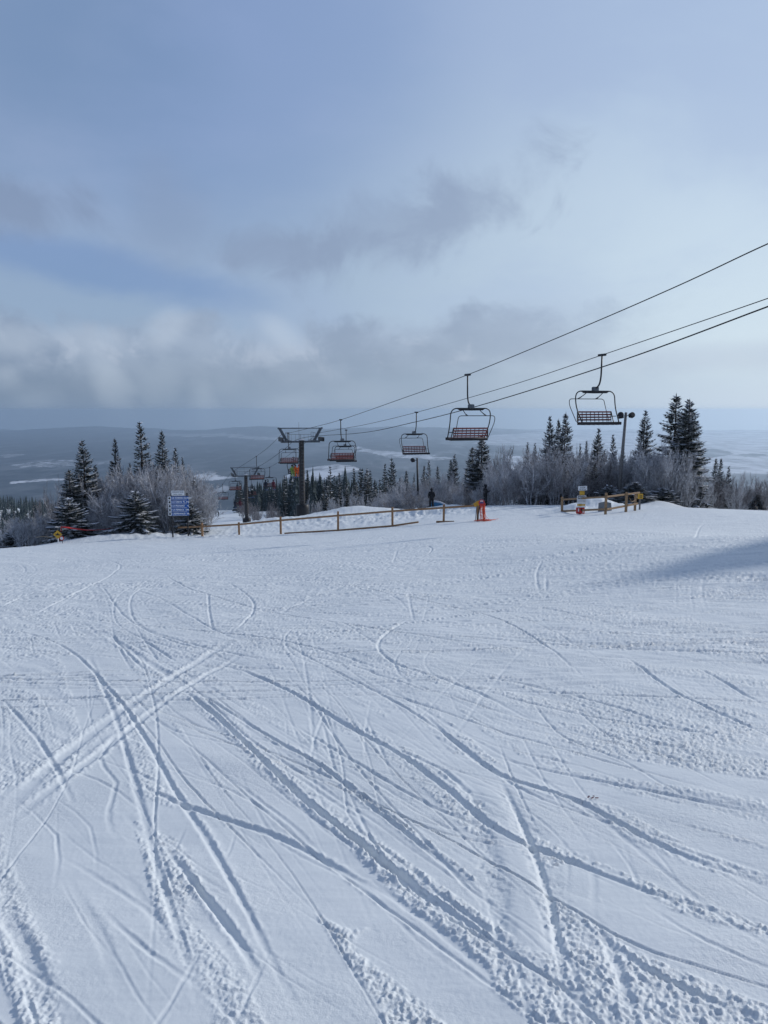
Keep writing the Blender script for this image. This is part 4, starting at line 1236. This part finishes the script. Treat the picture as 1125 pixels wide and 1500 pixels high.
chair0 = make_chair(); used = [False]
def put_chair(p, face, label, group='empty and loaded quad chairs on the lift line', pitch=0.0):
    c_ = chair0 if not used[0] else copy_tree(chair0)
    used[0] = True
    c_.location = p; c_.rotation_euler = (0, 0, LYAW + (0 if face == 'down' else math.pi))
    return tag(c_, label, 'chairlift chair', group)


DN, UP = 'down', 'up'
put_chair(lineB[2], UP, 'nearest empty quad chair on the right, hanging in front of the right-hand spruces')
put_chair(lineA[4], DN, 'empty quad chair above the person in black, largest on the left cable')
put_chair(lineB[4], UP, 'empty quad chair hanging above the middle light pole')
put_chair(lineA[6], DN, 'empty quad chair hanging just right of the front lift tower')
put_chair(at(507, 630, 66.5 + 6), UP, 'empty quad chair half hidden behind the one right of the front tower')
put_chair(at(422, 634.5, 76.2), DN, 'empty quad chair in front of the mast of the front lift tower')
cR = put_chair(at(433.5, 657.5, 92), UP, 'loaded quad chair with three riders in orange and lime behind the front mast')
put_chair(at(375.5, 668.5, 99), DN, 'empty quad chair hanging in front of the crossarm of the second tower')
cR2 = put_chair(at(395, 684.5, 115), UP, 'loaded quad chair with two dark riders sitting apart')
put_chair(at(344, 690, 120), DN, 'empty quad chair hanging beside the mast of the second tower on its left')
cR3 = put_chair(at(368, 701, 136), UP, 'loaded quad chair just right of the second mast with riders in black and white')
put_chair(at(326, 709, 147), DN, 'small far empty quad chair over the dark trees left of the second mast')
cR4 = put_chair(at(349, 719, 158), UP, 'far loaded quad chair with riders in dark red left of the second mast')


def riders(ch, specs):
    m_ = Matrix.Translation(ch.location) @ Matrix.Rotation(ch.rotation_euler[2], 4, 'Z')
    for x, top, legs, hat, lb in specs:
        person(m_ @ Vector((x, -.20, -2.87)), ch.rotation_euler[2], 'sit', top, legs, hat, lb, 'riders on the chairlift', skis=True)


riders(cR, [(.46, 'cl_lime', 'cl_black', 'cl_black', 'rider in lime jacket at the left of the three behind the front mast'), (.05, 'cl_orange', 'cl_black', 'cl_black', 'rider in orange jacket in the middle of the three behind the front mast'),
            (-.38, 'cl_orange', 'cl_black', 'cl_red', 'rider in orange jacket at the right, nearest the front mast')])
riders(cR2, [(.62, 'cl_navy', 'cl_black', 'cl_black', 'rider in dark blue sitting at the left end of a chair'), (-.55, 'cl_wine', 'cl_black', 'cl_black', 'rider in wine red jacket sitting apart at the right of the same chair')])
riders(cR3, [(.55, 'cl_black', 'cl_black', 'cl_black', 'rider in black right beside the second mast'), (-.15, 'cl_black', 'cl_black', 'cl_white', 'rider with white helmet right of the second mast')])
riders(cR4, [(.7, 'cl_navy', 'cl_black', 'cl_black', 'far rider in dark blue left of the second mast'), (-.3, 'cl_wine', 'cl_black', 'cl_wine', 'far rider in dark red left of the second mast')])


def tower(base, ztop, label, sc=1.0, collar=True, pad=0.0):
    e = empty('lift_tower', base, LYAW, label, 'lift tower', 'steel towers of the chairlift')
    h = ztop - base.z
    mb = MB(); mb.lathe([(.32, -.6), (.315, h * .33), (.300, h * .335), (.295, h * .66), (.28, h * .665), (.27, h - .08), (.30, h - .07), (.30, h)], 14)
    mb.build('mast', M['mast'], e, True)
    mb = MB(); mb.lathe([(.31, h), (.29, h + .07), (.16, h + .13), (.02, h + .15)], 12); mb.build('snow_cap', M['snowload'], e, True)
    mb = MB()
    for k in range(int(h / .35)): mb.tube([(-.14, -.36, .5 + k * .35), (-.14, -.50, .5 + k * .35), (.14, -.50, .5 + k * .35), (.14, -.36, .5 + k * .35)], .012, 4)
    mb.build('ladder', M['galv'], e)
    if collar:
        mb = MB(); mb.lathe([(.66, pad - .8), (.68, pad + .05), (.70, pad + .5), (.68, pad + .98), (.62, pad + 1.05), (.36, pad + 1.06)], 18); mb.build('crash_pad', M['black'], e, True)
    mb = MB(); z0 = h - .02
    mb.box((-.10, 0, z0 - .12), (4.1, .30, .20), bev=.02); mb.build('crossarm', M['galv'], e)
    mb = MB(); mb.box((-.10, 0, z0 + 1.27), (4.5, .10, .10), bev=.01)
    for s_ in (-1, 1): mb.box((-.10 + s_ * 2.28, 0, z0 + 1.27), (.16, .20, .18), bev=.02)
    mb.build('lifting_beam', M['galv'], e)
    for s_ in (-1, 1):
        mb = MB(); a, b_ = Vector((-.10 + s_ * 2.16, 0, z0 + 1.24)), Vector((-.10 + s_ * 1.45, 0, z0 - .04)); d = b_ - a
        mb.box((a + b_) / 2, (.26, .22, d.length), Vector((0, 0, 1)).rotation_difference(d).to_matrix(), bev=.02); mb.build('strut', M['galv'], e)
        # sheave train with its wheels
        sx = s_ * 2.05 - .10 + (.16 if s_ > 0 else 0)
        mb = MB(); mb.box((sx, 0, z0 + .06), (.10, 2.1, .14), bev=.02)
        for k in range(6):
            for zz in ((0,) if k % 2 else (0,)):
                mb.lathe([(.17, -.07), (.24, -.06), (.19, 0), (.24, .06), (.17, .07)], 12, (sx, -.9 + k * .36, z0 + .13), Matrix.Rotation(R(90), 3, 'Y'))
        mb.build('sheave_train', M['steel_dark'], e)
        # catwalk with railing
        cx = s_ * 1.35 - .10
        mb = MB(); mb.box((cx, 0, z0 - .02 + .04), (.55, 1.9, .05))
        for yy in (-.9, 0, .9): mb.tube([(cx, yy, z0), (cx, yy, z0 + .85)], .018, 5)
        mb.tube([(cx, -.9, z0 + .85), (cx, .9, z0 + .85)], .018, 5); mb.tube([(cx, -.9, z0 + .45), (cx, .9, z0 + .45)], .014, 5)
        mb.build('catwalk', M['galv'], e)
    mb = MB(); mb.tube([(-1.3, .3, z0 + .62), (1.1, .3, z0 + .62)], .018, 5); mb.tube([(-.25, 0, z0 + 1.9), (-.25, 0, z0)], .014, 5); mb.tube([(0, .3, z0), (0, .3, z0 + .62)], .018, 5)
    for k in range(5): mb.tube([(-1.0 + k * .45, .3, z0), (-1.0 + k * .45, .3, z0 + .62)], .010, 4)
    mb.build('handrail', M['galv'], e)
    return e


p = at(441.5, 645, 80); b0 = Vector((p.x, p.y, gz(p.x, p.y))); tower(b0, p.z, 'front chairlift tower, dark mast with black crash pad at its foot', pad=.75)
p = at(360, 696, 125); tower(Vector((p.x, p.y, gz(p.x, p.y))), p.z, 'second chairlift tower farther down, thinner dark mast half hidden by chairs')
p = at(304, 741, 205); tower(Vector((p.x, p.y, gz(p.x, p.y))), p.z, 'third and farthest tower, slim mast beside the skiers on the run', collar=False)


# ------------------------------------------------------------------ LIGHT POLES
def light_pole(bpx, bpy_, tpx, tpy, Y, heads, label, r0=.15, mt='greywood'):
    t = at(tpx, tpy, Y); bx = ray(bpx, bpy_)[0] * Y; bz = gz(bx, Y)
    e = empty('light_pole', (bx, Y, bz), 0, label, 'light pole')
    top = t - Vector((bx, Y, bz))
    mb = MB(); mb.tube([(0, 0, -.5), tuple(top * .5), tuple(top)], [r0, r0 * .85, r0 * .68], 10); mb.build('pole', M[mt], e, True)
    for sx, dz, hw in heads:
        hb = MB(); c_ = top + Vector((sx, -.1, dz)); q = Matrix.Rotation(R(-25), 3, 'X') @ Matrix.Rotation(R(20 if sx > 0 else -20), 3, 'Z')
        hb.box(c_, (hw, hw * .75, hw), q, bev=.05); hb.lathe([(hw * .52, 0), (hw * .60, .06), (hw * .5, .10)], 12, c_ - q @ Vector((0, hw * .35, 0)), q @ Matrix.Rotation(R(90), 3, 'X'))
        ho = hb.build('floodlight', M['steel_dark'], e)
        ab = MB(); ab.tube([tuple(top + Vector((0, 0, dz - .02))), tuple(c_)], .03, 6); ab.build('arm', M['galv'], e)
    return e


light_pole(905, 738, 917, 604, 60.5, ((-.42, -.26, .40), (.40, -.24, .36)), 'leaning wooden light pole with two floodlights before the right thicket', .155)
light_pole(613, 740, 611, 671, 76, ((-.42, -.22, .34),), 'thin upright light pole with one lamp behind the person in tan trousers', .12, 'steel_dark')


# ------------------------------------------------------------------ FENCES
def plank(mb, a, b_, w, h, ext=.06, mi=0):
    a = Vector(a); b_ = Vector(b_); d = (b_ - a); L = d.length + 2 * ext
    x = d.normalized(); y = Vector((0, 0, 1)).cross(x).normalized(); z = x.cross(y)
    m_ = Matrix((x, y, z)).transposed()
    mb.box((a + b_) / 2, (L, w, h), m_, bev=.012, mi=mi)


def fence(posts, rails, label, pw=.13, mt='wood', post_top=.06, hgt=None):
    e = empty('wooden_fence', (0, 0, 0), 0, label, 'fence')
    first = at(*posts[0][:3]); e.location = (first.x, first.y, gz(first.x, first.y)); off = Vector(e.location)
    for px, ty, Y in posts:
        p_ = at(px, ty, Y); zb = gdet(p_.x, p_.y) - .3
        mb = MB(); mb.box((0, 0, (p_.z - zb) / 2), (pw, pw, p_.z - zb), Matrix.Rotation(random.uniform(-.1, .1), 3, 'Z'), bev=.012)
        o = mb.build('post', M[mt], e, loc=Vector((p_.x, p_.y, zb)) - off)
        o.rotation_euler = (random.gauss(0, .012), random.gauss(0, .012), 0)
    for (a, b_, h) in rails:
        mb = MB(); pa, pb = at(*a), at(*b_); front = Vector((0, -.09, 0))
        d = (pb - pa); mid = (pa + pb) / 2
        l = MB(); plank(l, Vector((-d.length / 2, 0, 0)), Vector((d.length / 2, 0, 0)), .05, h, .05)
        o = l.build('rail', M[mt], e, loc=mid + front - off)
        o.rotation_euler = (0, -math.asin(d.z / d.length), math.atan2(d.y, d.x))
    return e


FP = [(296, 766, 53), (350, 765, 52.5), (411, 757, 51.5), (495, 749, 50), (575, 743, 48), (650, 739, 47), (700, 738, 46.2)]
FR = [((262, 772.5, 54), (296, 771, 53), .12), ((296, 771, 53), (350, 768, 52.5), .12), ((350, 768, 52.5), (411, 762, 51.5), .12), ((411, 762, 51.5), (495, 755, 50), .12), ((495, 755, 50), (575, 748.5, 48), .12),
      ((575, 748.5, 48), (650, 743.5, 47), .12), ((650, 743.5, 47), (702, 740, 46.2), .12),
      ((418, 781, 51.3), (495, 776.5, 50), .11), ((495, 776.5, 50), (575, 770, 48), .11), ((575, 770, 48), (612, 764.5, 47.5), .11), ((640, 764, 47), (664, 764, 46.8), .12)]
fence(FP, FR, 'long low brown rail fence running from the blue sign board to the orange netting')
FP2 = [(824, 728, 49), (847, 728, 47.2), (888, 722, 44), (918, 721, 45.5), (931, 722, 46.5)]
FR2 = [((824, 731.5, 49), (888, 727.5, 44), .105), ((888, 727.5, 44), (936, 721.5, 46.8), .105), ((824, 748.5, 49), (888, 745.5, 44), .12), ((888, 746, 44), (933, 737.5, 46.6), .12)]
fr = fence([q for q in FP2 if q[0] != 847], FR2, 'short two-rail light brown wooden fence at the right, below the leaning light pole', .125, 'woodnew')
mb = MB(); off = Vector(fr.location); pr = [at(921, 729, 45.4), at(924, 734.5, 45.4), at(929, 733, 46), at(931, 727, 46.3)]
mb.tube([tuple(q + Vector((0, -.12, 0)) - off) for q in crom_pts] if False else [tuple(q + Vector((0, -.14, 0)) - off) for q in pr], .02, 6)
tag(mb.build('rope', M['woodnew'], fr), None)


# ------------------------------------------------------------------ SIGNS
def text_mesh(txt, size, depth=.004, align='CENTER', bold=0.0):
    cu = bpy.data.curves.new('t', 'FONT'); cu.body = txt; cu.size = size; cu.extrude = depth; cu.align_x = align; cu.align_y = 'CENTER'; cu.offset = bold
    o = bpy.data.objects.new('t', cu); COL.objects.link(o); dg = bpy.context.evaluated_depsgraph_get(); dg.update()
    me_ = bpy.data.meshes.new_from_object(o.evaluated_get(dg)); bpy.data.objects.remove(o); bpy.data.curves.remove(cu)
    me_.transform(Matrix.Rotation(R(90), 4, 'X')); return me_


def lettering(txt, size, m_, parent, loc, name='lettering', align='CENTER', bold=0.0):
    me_ = text_mesh(txt, size, align=align, bold=bold); me_.materials.clear(); me_.materials.append(M[m_])
    return obj(name, me_, parent, loc)


Y0 = 51.0; pc = at(262, 786, Y0); pl_ = at(250.5, 760, Y0).x - pc.x; pr_ = at(274.5, 760, Y0).x - pc.x
sb = empty('direction_board', (pc.x, Y0, gz(pc.x, Y0)), 0, 'blue piste direction board with white header on two black posts by the left clump', 'sign')
bz = Vector(sb.location)
def zr(py): return at(262, py, Y0).z - bz.z
def xr(px): return at(px, 750, Y0).x - bz.x
for x in (251.6, 274.3):
    mb = MB(); mb.box((xr(x), .06, (zr(722) - .4) / 2), (.085, .06, zr(722) + .4), bev=.01); mb.build('post', M['black'], sb)
for i in range(5):
    z_ = zr(729.8 + i * 5.75); 
    tilt = -.015 * (1 if i else 1)
    mb = MB(); mb.box((xr(263), 0, z_), (xr(276.8) - xr(249), .03, .235), Matrix.Rotation(-.012, 3, 'Y'), bev=.006); pn = mb.build('name_panel', M['blue'], sb)
    mb = MB(); mb.box((xr(263.5), -.016, z_ - .11), (xr(274) - xr(252.5), .012, .022)); mb.build('border', M['cl_white'], pn)
    lettering(['LE CHEMIN DU ROY', 'LA CRETE  PL. 5', 'LA PICHARD', 'LA FERREOL  24', 'L\'ESPERANCE  36'][i], .145, 'white', pn, (xr(253), -.02, z_ + .015), align='LEFT', bold=.006)
    mb = MB(); mb.box((xr(249.2), -.02, z_), (.225, .035, .225), bev=.006); tl_ = mb.build('symbol_tile', M['white'], sb)
    mb = MB(); mb.lathe([(.068, 0), (.068, .012)], 16, (xr(249.2), -.04, z_), Matrix.Rotation(R(90), 3, 'X')); mb.build('piste_symbol', M['black'], tl_)
    mb = MB(); X_ = xr(275.6); mb.add([Vector((X_ - .05, -.020, z_ + .06)), Vector((X_ + .06, -.020, z_ + .06)), Vector((X_ + .06, -.020, z_ - .05)), Vector((X_ - .05, -.024, z_ + .06)), Vector((X_ + .06, -.024, z_ + .06)), Vector((X_ + .06, -.024, z_ - .05))],
                            [(0, 1, 2), (3, 5, 4), (0, 3, 4, 1), (1, 4, 5, 2), (0, 2, 5, 3)]); mb.build('arrow', M['white'], pn)
mb = MB(); mb.box((xr(261.5), 0, zr(722.3)), (xr(271) - xr(252), .03, .33), bev=.008); hd_ = mb.build('header_panel', M['white'], sb)
lettering('VERSANT SUD', .12, 'cl_grey', hd_, (xr(261.5), -.02, zr(721))); lettering('PISTES - TRAILS', .085, 'cl_grey', hd_, (xr(261.5), -.02, zr(724.3)))

# yellow diamond sign, its round companion and the little stakes, with the red rope
Y1_ = 49.5; q = at(84.5, 783, Y1_)
e = empty('warning_sign', (q.x, Y1_, gz(q.x, Y1_)), 0, 'yellow diamond warning sign on a short white post at the left', 'sign'); zc = q.z - e.location[2]
mb = MB(); mb.box((0, .03, zc / 2 - .2), (.07, .04, zc + .3)); mb.build('post', M['white'], e)
mb = MB(); mb.box((0, 0, zc), (.42, .02, .42), Matrix.Rotation(R(45), 3, 'Y'), bev=.03); pn = mb.build('panel', M['yellow'], e)
mb = MB(); mb.add([Vector((x, yy, zc + z)) for yy in (-.013, -.018) for x, z in ((-.15, -.05), (.15, -.05), (.12, .02), (.03, .04), (0, .13), (-.06, .03), (-.14, .01))], [(0, 1, 2, 3, 4, 5, 6), (13, 12, 11, 10, 9, 8, 7)]); mb.build('symbol', M['black'], pn)
q = at(90.5, 788.5, Y1_ - .3)
e = empty('round_sign', (q.x, q.y, gz(q.x, q.y)), 0, 'small round red and white sign on a thin stake beside the yellow diamond', 'sign'); zc = q.z - e.location[2]
mb = MB(); mb.tube([(.05, .03, -.3), (0, .03, zc)], .018, 6); mb.build('post', M['black'], e)
mb = MB(); mb.lathe([(.14, 0), (.14, .02)], 20, (0, 0, zc), Matrix.Rotation(R(90), 3, 'X')); pn = mb.build('panel', M['red'], e)
mb = MB(); mb.lathe([(.10, 0), (.10, .006)], 20, (0, -.021, zc), Matrix.Rotation(R(90), 3, 'X')); mb.build('panel_face', M['white'], pn)
for px, py, lb in ((74.5, 789, 'thin dark stake left of the yellow diamond sign'), (90, 771, 'taller thin stake holding the end of the red rope')):
    q = at(px, py, 50.5); zb = gz(q.x, q.y)
    mb = MB(); mb.tube([(0, 0, -.3), (0, 0, q.z - zb)], .022, 6); mb.lathe([(.03, q.z - zb - .02), (.03, q.z - zb + .03)], 6); tag(mb.build('stake', M['steel_dark'], None, loc=(q.x, q.y, zb)), lb, 'stake')
mb = MB(); mb.tube([tuple(at(*k)) for k in ((90, 778, 50.6), (89.5, 771.6, 50.5), (100, 773, 50.8), (113, 775, 51.3), (125, 776.3, 51.8), (140, 776.6, 52.5), (155, 775.2, 53.2), (165, 773, 53.8))], [.05, .055, .05, .045, .04, .02, .018, .018], 6)
tag(mb.build('marker_rope', M['red'], None, True), 'red and white marker rope sagging between a stake and the left clump', 'rope')
mb = MB(); mb.tube([tuple(at(*k)) for k in ((52, 787, 52), (62, 786, 51.5), (74, 787, 50.6), (84, 789, 50.4))], .02, 6); tag(mb.build('marker_rope', M['cl_tan'], None, True), 'pale thin rope running left from the yellow sign', 'rope')

# stacked notices on the post of the right fence
Y2_ = 46.6; q = at(850, 752, Y2_); gb_ = gdet(q.x, Y2_)
e = empty('notice_post', (q.x, Y2_, gb_), 0, 'stack of small notices on a wooden post before the right fence', 'sign')
def z2(py): return at(850, py, Y2_).z - gb_
def s2(n): return n / 1125 * Y2_
mb = MB(); mb.box((0, .08, (z2(713) - .4) / 2), (.14, .10, z2(713) + .4), bev=.01); mb.build('post', M['woodnew'], e)
def notice(cx, y0, y1, w, m_, name, tilt=0.0):
    mb = MB(); mb.box((s2(cx), 0, (z2(y0) + z2(y1)) / 2), (s2(w), .03, z2(y0) - z2(y1)), Matrix.Rotation(tilt, 3, 'Y'), bev=.006); return mb.build(name, M[m_], e)
n_ = notice(2.2, 712, 718.5, 13, 'white', 'top_notice', -.05); lettering('STOP', .13, 'cl_grey', n_, (s2(2.2), -.02, z2(714.3))); lettering('SKI ZONE', .09, 'cl_grey', n_, (s2(2.2), -.02, z2(717)))
n_ = notice(1.8, 719.5, 725, 7, 'yellow', 'small_notice'); n_ = notice(1.3, 726, 738, 13.5, 'white', 'danger_notice', -.02)
mb = MB(); mb.box((s2(1.3), -.02, z2(729)), (s2(12), .012, s2(4.2)), bev=.004); n2 = mb.build('danger_band', M['black'], n_); lettering('DANGER', .15, 'white', n2, (s2(1.3), -.03, z2(729)), bold=.004)
lettering('ACCES INTERDIT', .07, 'cl_grey', n_, (s2(1.3), -.02, z2(734)))
notice(1.0, 738.4, 741.0, 12, 'yellow', 'orange_strip'); notice(1.0, 741.4, 743.4, 13, 'white', 'white_strip')
mb = MB(); mb.box((s2(.2), .05, z2(748)), (s2(12), .16, s2(9.5)), bev=.03); pd = mb.build('foot_pad', M['red'], e)
for k, (xx, zz) in enumerate(((-3, 747), (1.4, 746.4), (3.8, 749))):
    mb = MB(); mb.box((s2(xx), -.045, z2(zz)), (s2(1.6), .03, s2(4.5)), bev=.004); mb.build('stripe', M['white' if k != 1 else 'black'], pd)
# yellow sign at the end of the right fence
q = at(938, 727, 47); e = empty('yellow_sign', (q.x, q.y, gz(q.x, q.y)), 0, 'yellow square sign at the right end of the right fence', 'sign'); zc = q.z - e.location[2]
mb = MB(); mb.box((0, .04, zc / 2 - .1), (.09, .06, zc + .2)); mb.build('post', M['greywood'], e)
mb = MB(); mb.box((0, 0, zc), (.36, .03, .32), Matrix.Rotation(.2, 3, 'Z'), bev=.01); pn = mb.build('panel', M['yellow'], e)
mb = MB(); mb.box((.0, -.022, zc + .03), (.18, .008, .04)); mb.box((0, -.022, zc - .06), (.22, .008, .03)); mb.build('symbol', M['black'], pn)
# grey sheet leaning behind the right fence
q = at(888, 744, 47.5); mb = MB(); zb = gz(q.x, 47.5)
mb.add([Vector(v) for v in ((-.45, 0, -.2), (.42, .1, -.2), (.34, .15, .50), (-.05, .1, .60), (-.42, .05, .52), (-.45, .25, -.2), (.42, .35, -.2), (.34, .32, .48), (-.05, .28, .57), (-.42, .25, .50))], [(0, 1, 2, 3, 4), (9, 8, 7, 6, 5), (0, 5, 6, 1), (1, 6, 7, 2), (2, 7, 8, 3), (3, 8, 9, 4), (4, 9, 5, 0)])
tag(mb.build('grey_cover', M['grey'], None, loc=(q.x, 47.5, zb)), 'grey covered block behind the right wooden fence', 'cover')

# orange netting on its post, sign disc, amber board and its A-frame
Y3_ = 45.6; q = at(707, 762, Y3_); gb_ = gdet(q.x, Y3_)
def a3(px, py, dy=0.0): v = at(px, py, Y3_ + dy); return v - Vector((q.x, Y3_, gb_))
e = empty('netting_post', (q.x, Y3_, gb_), 0, 'post wrapped in orange safety netting with a round sign on top', 'safety netting')
mb = MB(); mb.tube([a3(709, 764, .05), a3(708, 735, .05)], .06, 8); mb.build('post', M['wood'], e)
rn = random.Random(9); mb = MB()
for k in range(15):   # loops of net hanging down the post and spread on the snow
    x0 = rn.uniform(704, 711.5); x1 = x0 + rn.uniform(-1.5, 2.5); x2 = x1 + rn.uniform(-4, 7)
    pts = [a3(x0, rn.uniform(735, 741), rn.uniform(-.15, .1)), a3((x0 + x1) / 2 + rn.uniform(-1, 1), 748, rn.uniform(-.2, 0)), a3(x1, rn.uniform(755, 759), rn.uniform(-.3, 0)), a3(x2, rn.uniform(760.5, 763), rn.uniform(-.5, -.1))]
    mb.tube(fillet(pts, .3, 3), rn.uniform(.007, .015), 5)
for k in range(11):
    pts = []
    a0 = rn.uniform(0, 6.28); rr = rn.uniform(.2, .5); c_ = a3(713 + rn.uniform(-9, 5), 762, -.2)
    for j in range(9):
        an = a0 + j * .75; v = Vector((c_.x + math.cos(an) * rr * 1.2, c_.y + math.sin(an) * rr * .6, 0)); v.z = gdet(v.x + q.x, v.y + Y3_) - gb_ + .04 + rn.uniform(0, .06); pts.append(v)
    mb.tube(pts, .010, 5)
for k in range(5):
    z_ = 738 + k * 4.2; mb.tube([a3(704 - k * .1, z_, -.14), a3(707.5, z_ + 1, -.18), a3(711.5, z_, -.10)], .010, 5)
mb.build('orange_net', M['orange'], e, True)
mb = MB(); mb.lathe([(.19, 0), (.19, .02)], 20, a3(705.5, 736.5, -.3), Matrix.Rotation(R(90), 3, 'X')); dsc = mb.build('round_sign', M['red'], e)
mb = MB(); mb.box(a3(705.5, 736.5, -.33), (.24, .012, .07)); mb.build('sign_bar', M['cl_blue'], dsc)
mb = MB(); mb.box(a3(705.5, 734, -.33), (.18, .012, .05)); mb.build('sign_bar', M['white'], dsc)
Y4_ = 45.9; q4 = at(699, 756, Y4_); g4 = gdet(q4.x, Y4_)
e = empty('folding_sign', (q4.x, Y4_, g4), 0, 'amber board on thin black folding legs just left of the orange netting', 'sign')
c_ = at(700, 737.5, Y4_) - Vector((q4.x, Y4_, g4)); mb = MB(); mb.box(c_, (.50, .03, .26), Matrix.Rotation(R(-28), 3, 'Y'), bev=.02); mb.box(c_ + Vector((.12, .02, .1)), (.42, .02, .16), Matrix.Rotation(R(-10), 3, 'Y'), bev=.02); mb.build('board', M['yellow'], e)
mb = MB(); mb.tube([c_ + Vector((.12, 0, -.05)), (-.02, -.05, -.1)], .02, 6); mb.tube([c_ + Vector((.16, 0, -.05)), (.02, .25, -.1)], .02, 6); mb.tube([c_ + Vector((-.05, 0, -.05)), (-.12, 0, -.1)], .018, 6); mb.build('frame', M['black'], e)

# blue snow-covered mat beside the person in tan trousers
q = at(645, 745, 68); zb = gz(q.x, 68); mb = MB()
P_ = [(-.95, 0, -.2), (1.0, 0, -.3), (.9, 0, .0), (.5, 0, .25), (0, 0, .46), (-.6, 0, .56), (-.95, 0, .55)]
mb.add([Vector(v) for v in P_] + [Vector((v[0], .6, v[2])) for v in P_], [(0, 1, 2, 3, 4, 5, 6), (13, 12, 11, 10, 9, 8, 7)] + [(i, i + 7, (i + 1) % 7 + 7, (i + 1) % 7) for i in range(7)])
bm_ = mb.build('landing_mat', M['tarp'], None, loc=(q.x, 68, zb)); tag(bm_, 'blue padded mat with snow along its sloping top beside the person in tan trousers', 'mat')
mb = MB(); mb.tube([(v[0], .3, v[2] + .03) for v in P_[2:]], [.05, .10, .12, .12, .08], 8); s_ = mb.build('snow_cap', M['snowload'], bm_, True); s_.scale = (1, 1, 1)

# the two people standing at the lip
q = at(632, 745, 67); person(Vector((q.x, 67, gdet(q.x, 67))), R(10), 'stand', 'cl_black', 'cl_tan', 'cl_black', 'person in black jacket and tan trousers standing on the snow bank, seen from behind', fingers=True)
q = at(710.5, 741, 62); person(Vector((q.x, 62, gdet(q.x, 62))), R(-75), 'look', 'cl_black', 'cl_black', 'cl_black', 'person all in black standing behind the orange netting, face turned right', fingers=True, helmet='hat', scale=1.02)
q = at(1106, 752, 62); person(Vector((q.x, 62, gz(q.x, 62))), R(20), 'ski', 'cl_black', 'cl_black', 'cl_black', 'small dark figure in front of the bare trees at the right edge', skis=True)
# skiers far down the run
rp = random.Random(2)
for px, py, Y, tp_, lb in ((312, 757, 205, 'cl_black', 'leftmost far skier of the upper row of three on the run'), (316.3, 757, 206, 'cl_navy', 'middle far skier of the upper row of three on the run'), (320, 757, 204, 'cl_black', 'rightmost far skier of the upper row of three on the run'),
                           (301.5, 764, 165, 'cl_navy', 'leftmost skier of the lower row of three beside the farthest tower'), (306, 764, 168, 'cl_black', 'middle skier of the lower row of three beside the farthest tower'), (309.6, 763.5, 166, 'cl_grey', 'rightmost skier of the lower row of three beside the farthest tower')):
    a, _ = ray(px, py); person(Vector((a * Y, Y, gz(a * Y, Y))), rp.uniform(2.4, 3.8), 'ski', tp_, 'cl_black', 'cl_black', lb, 'skiers far down the run', skis=True)
# small scrap lying on the snow
x_, y_ = gpt(868, 1170); z_ = gdet(x_, y_); mb = MB()
for k in range(7):
    a = k * .9; c_ = Vector((.008 * k - .024, .012 * math.sin(k * 2), .003)); mb.add([c_ + Vector((-.005, -.003, 0)), c_ + Vector((.005, -.004, .001)), c_ + Vector((.006, .003, .002)), c_ + Vector((-.004, .004, .002)), c_ + Vector((0, 0, .004))], [(0, 1, 4), (1, 2, 4), (2, 3, 4), (3, 0, 4)])
tag(mb.build('red_scrap', M['cl_wine'], None, loc=(x_, y_, z_ + .004)), 'tiny dark red scrap lying on the snow at the lower right', 'litter')
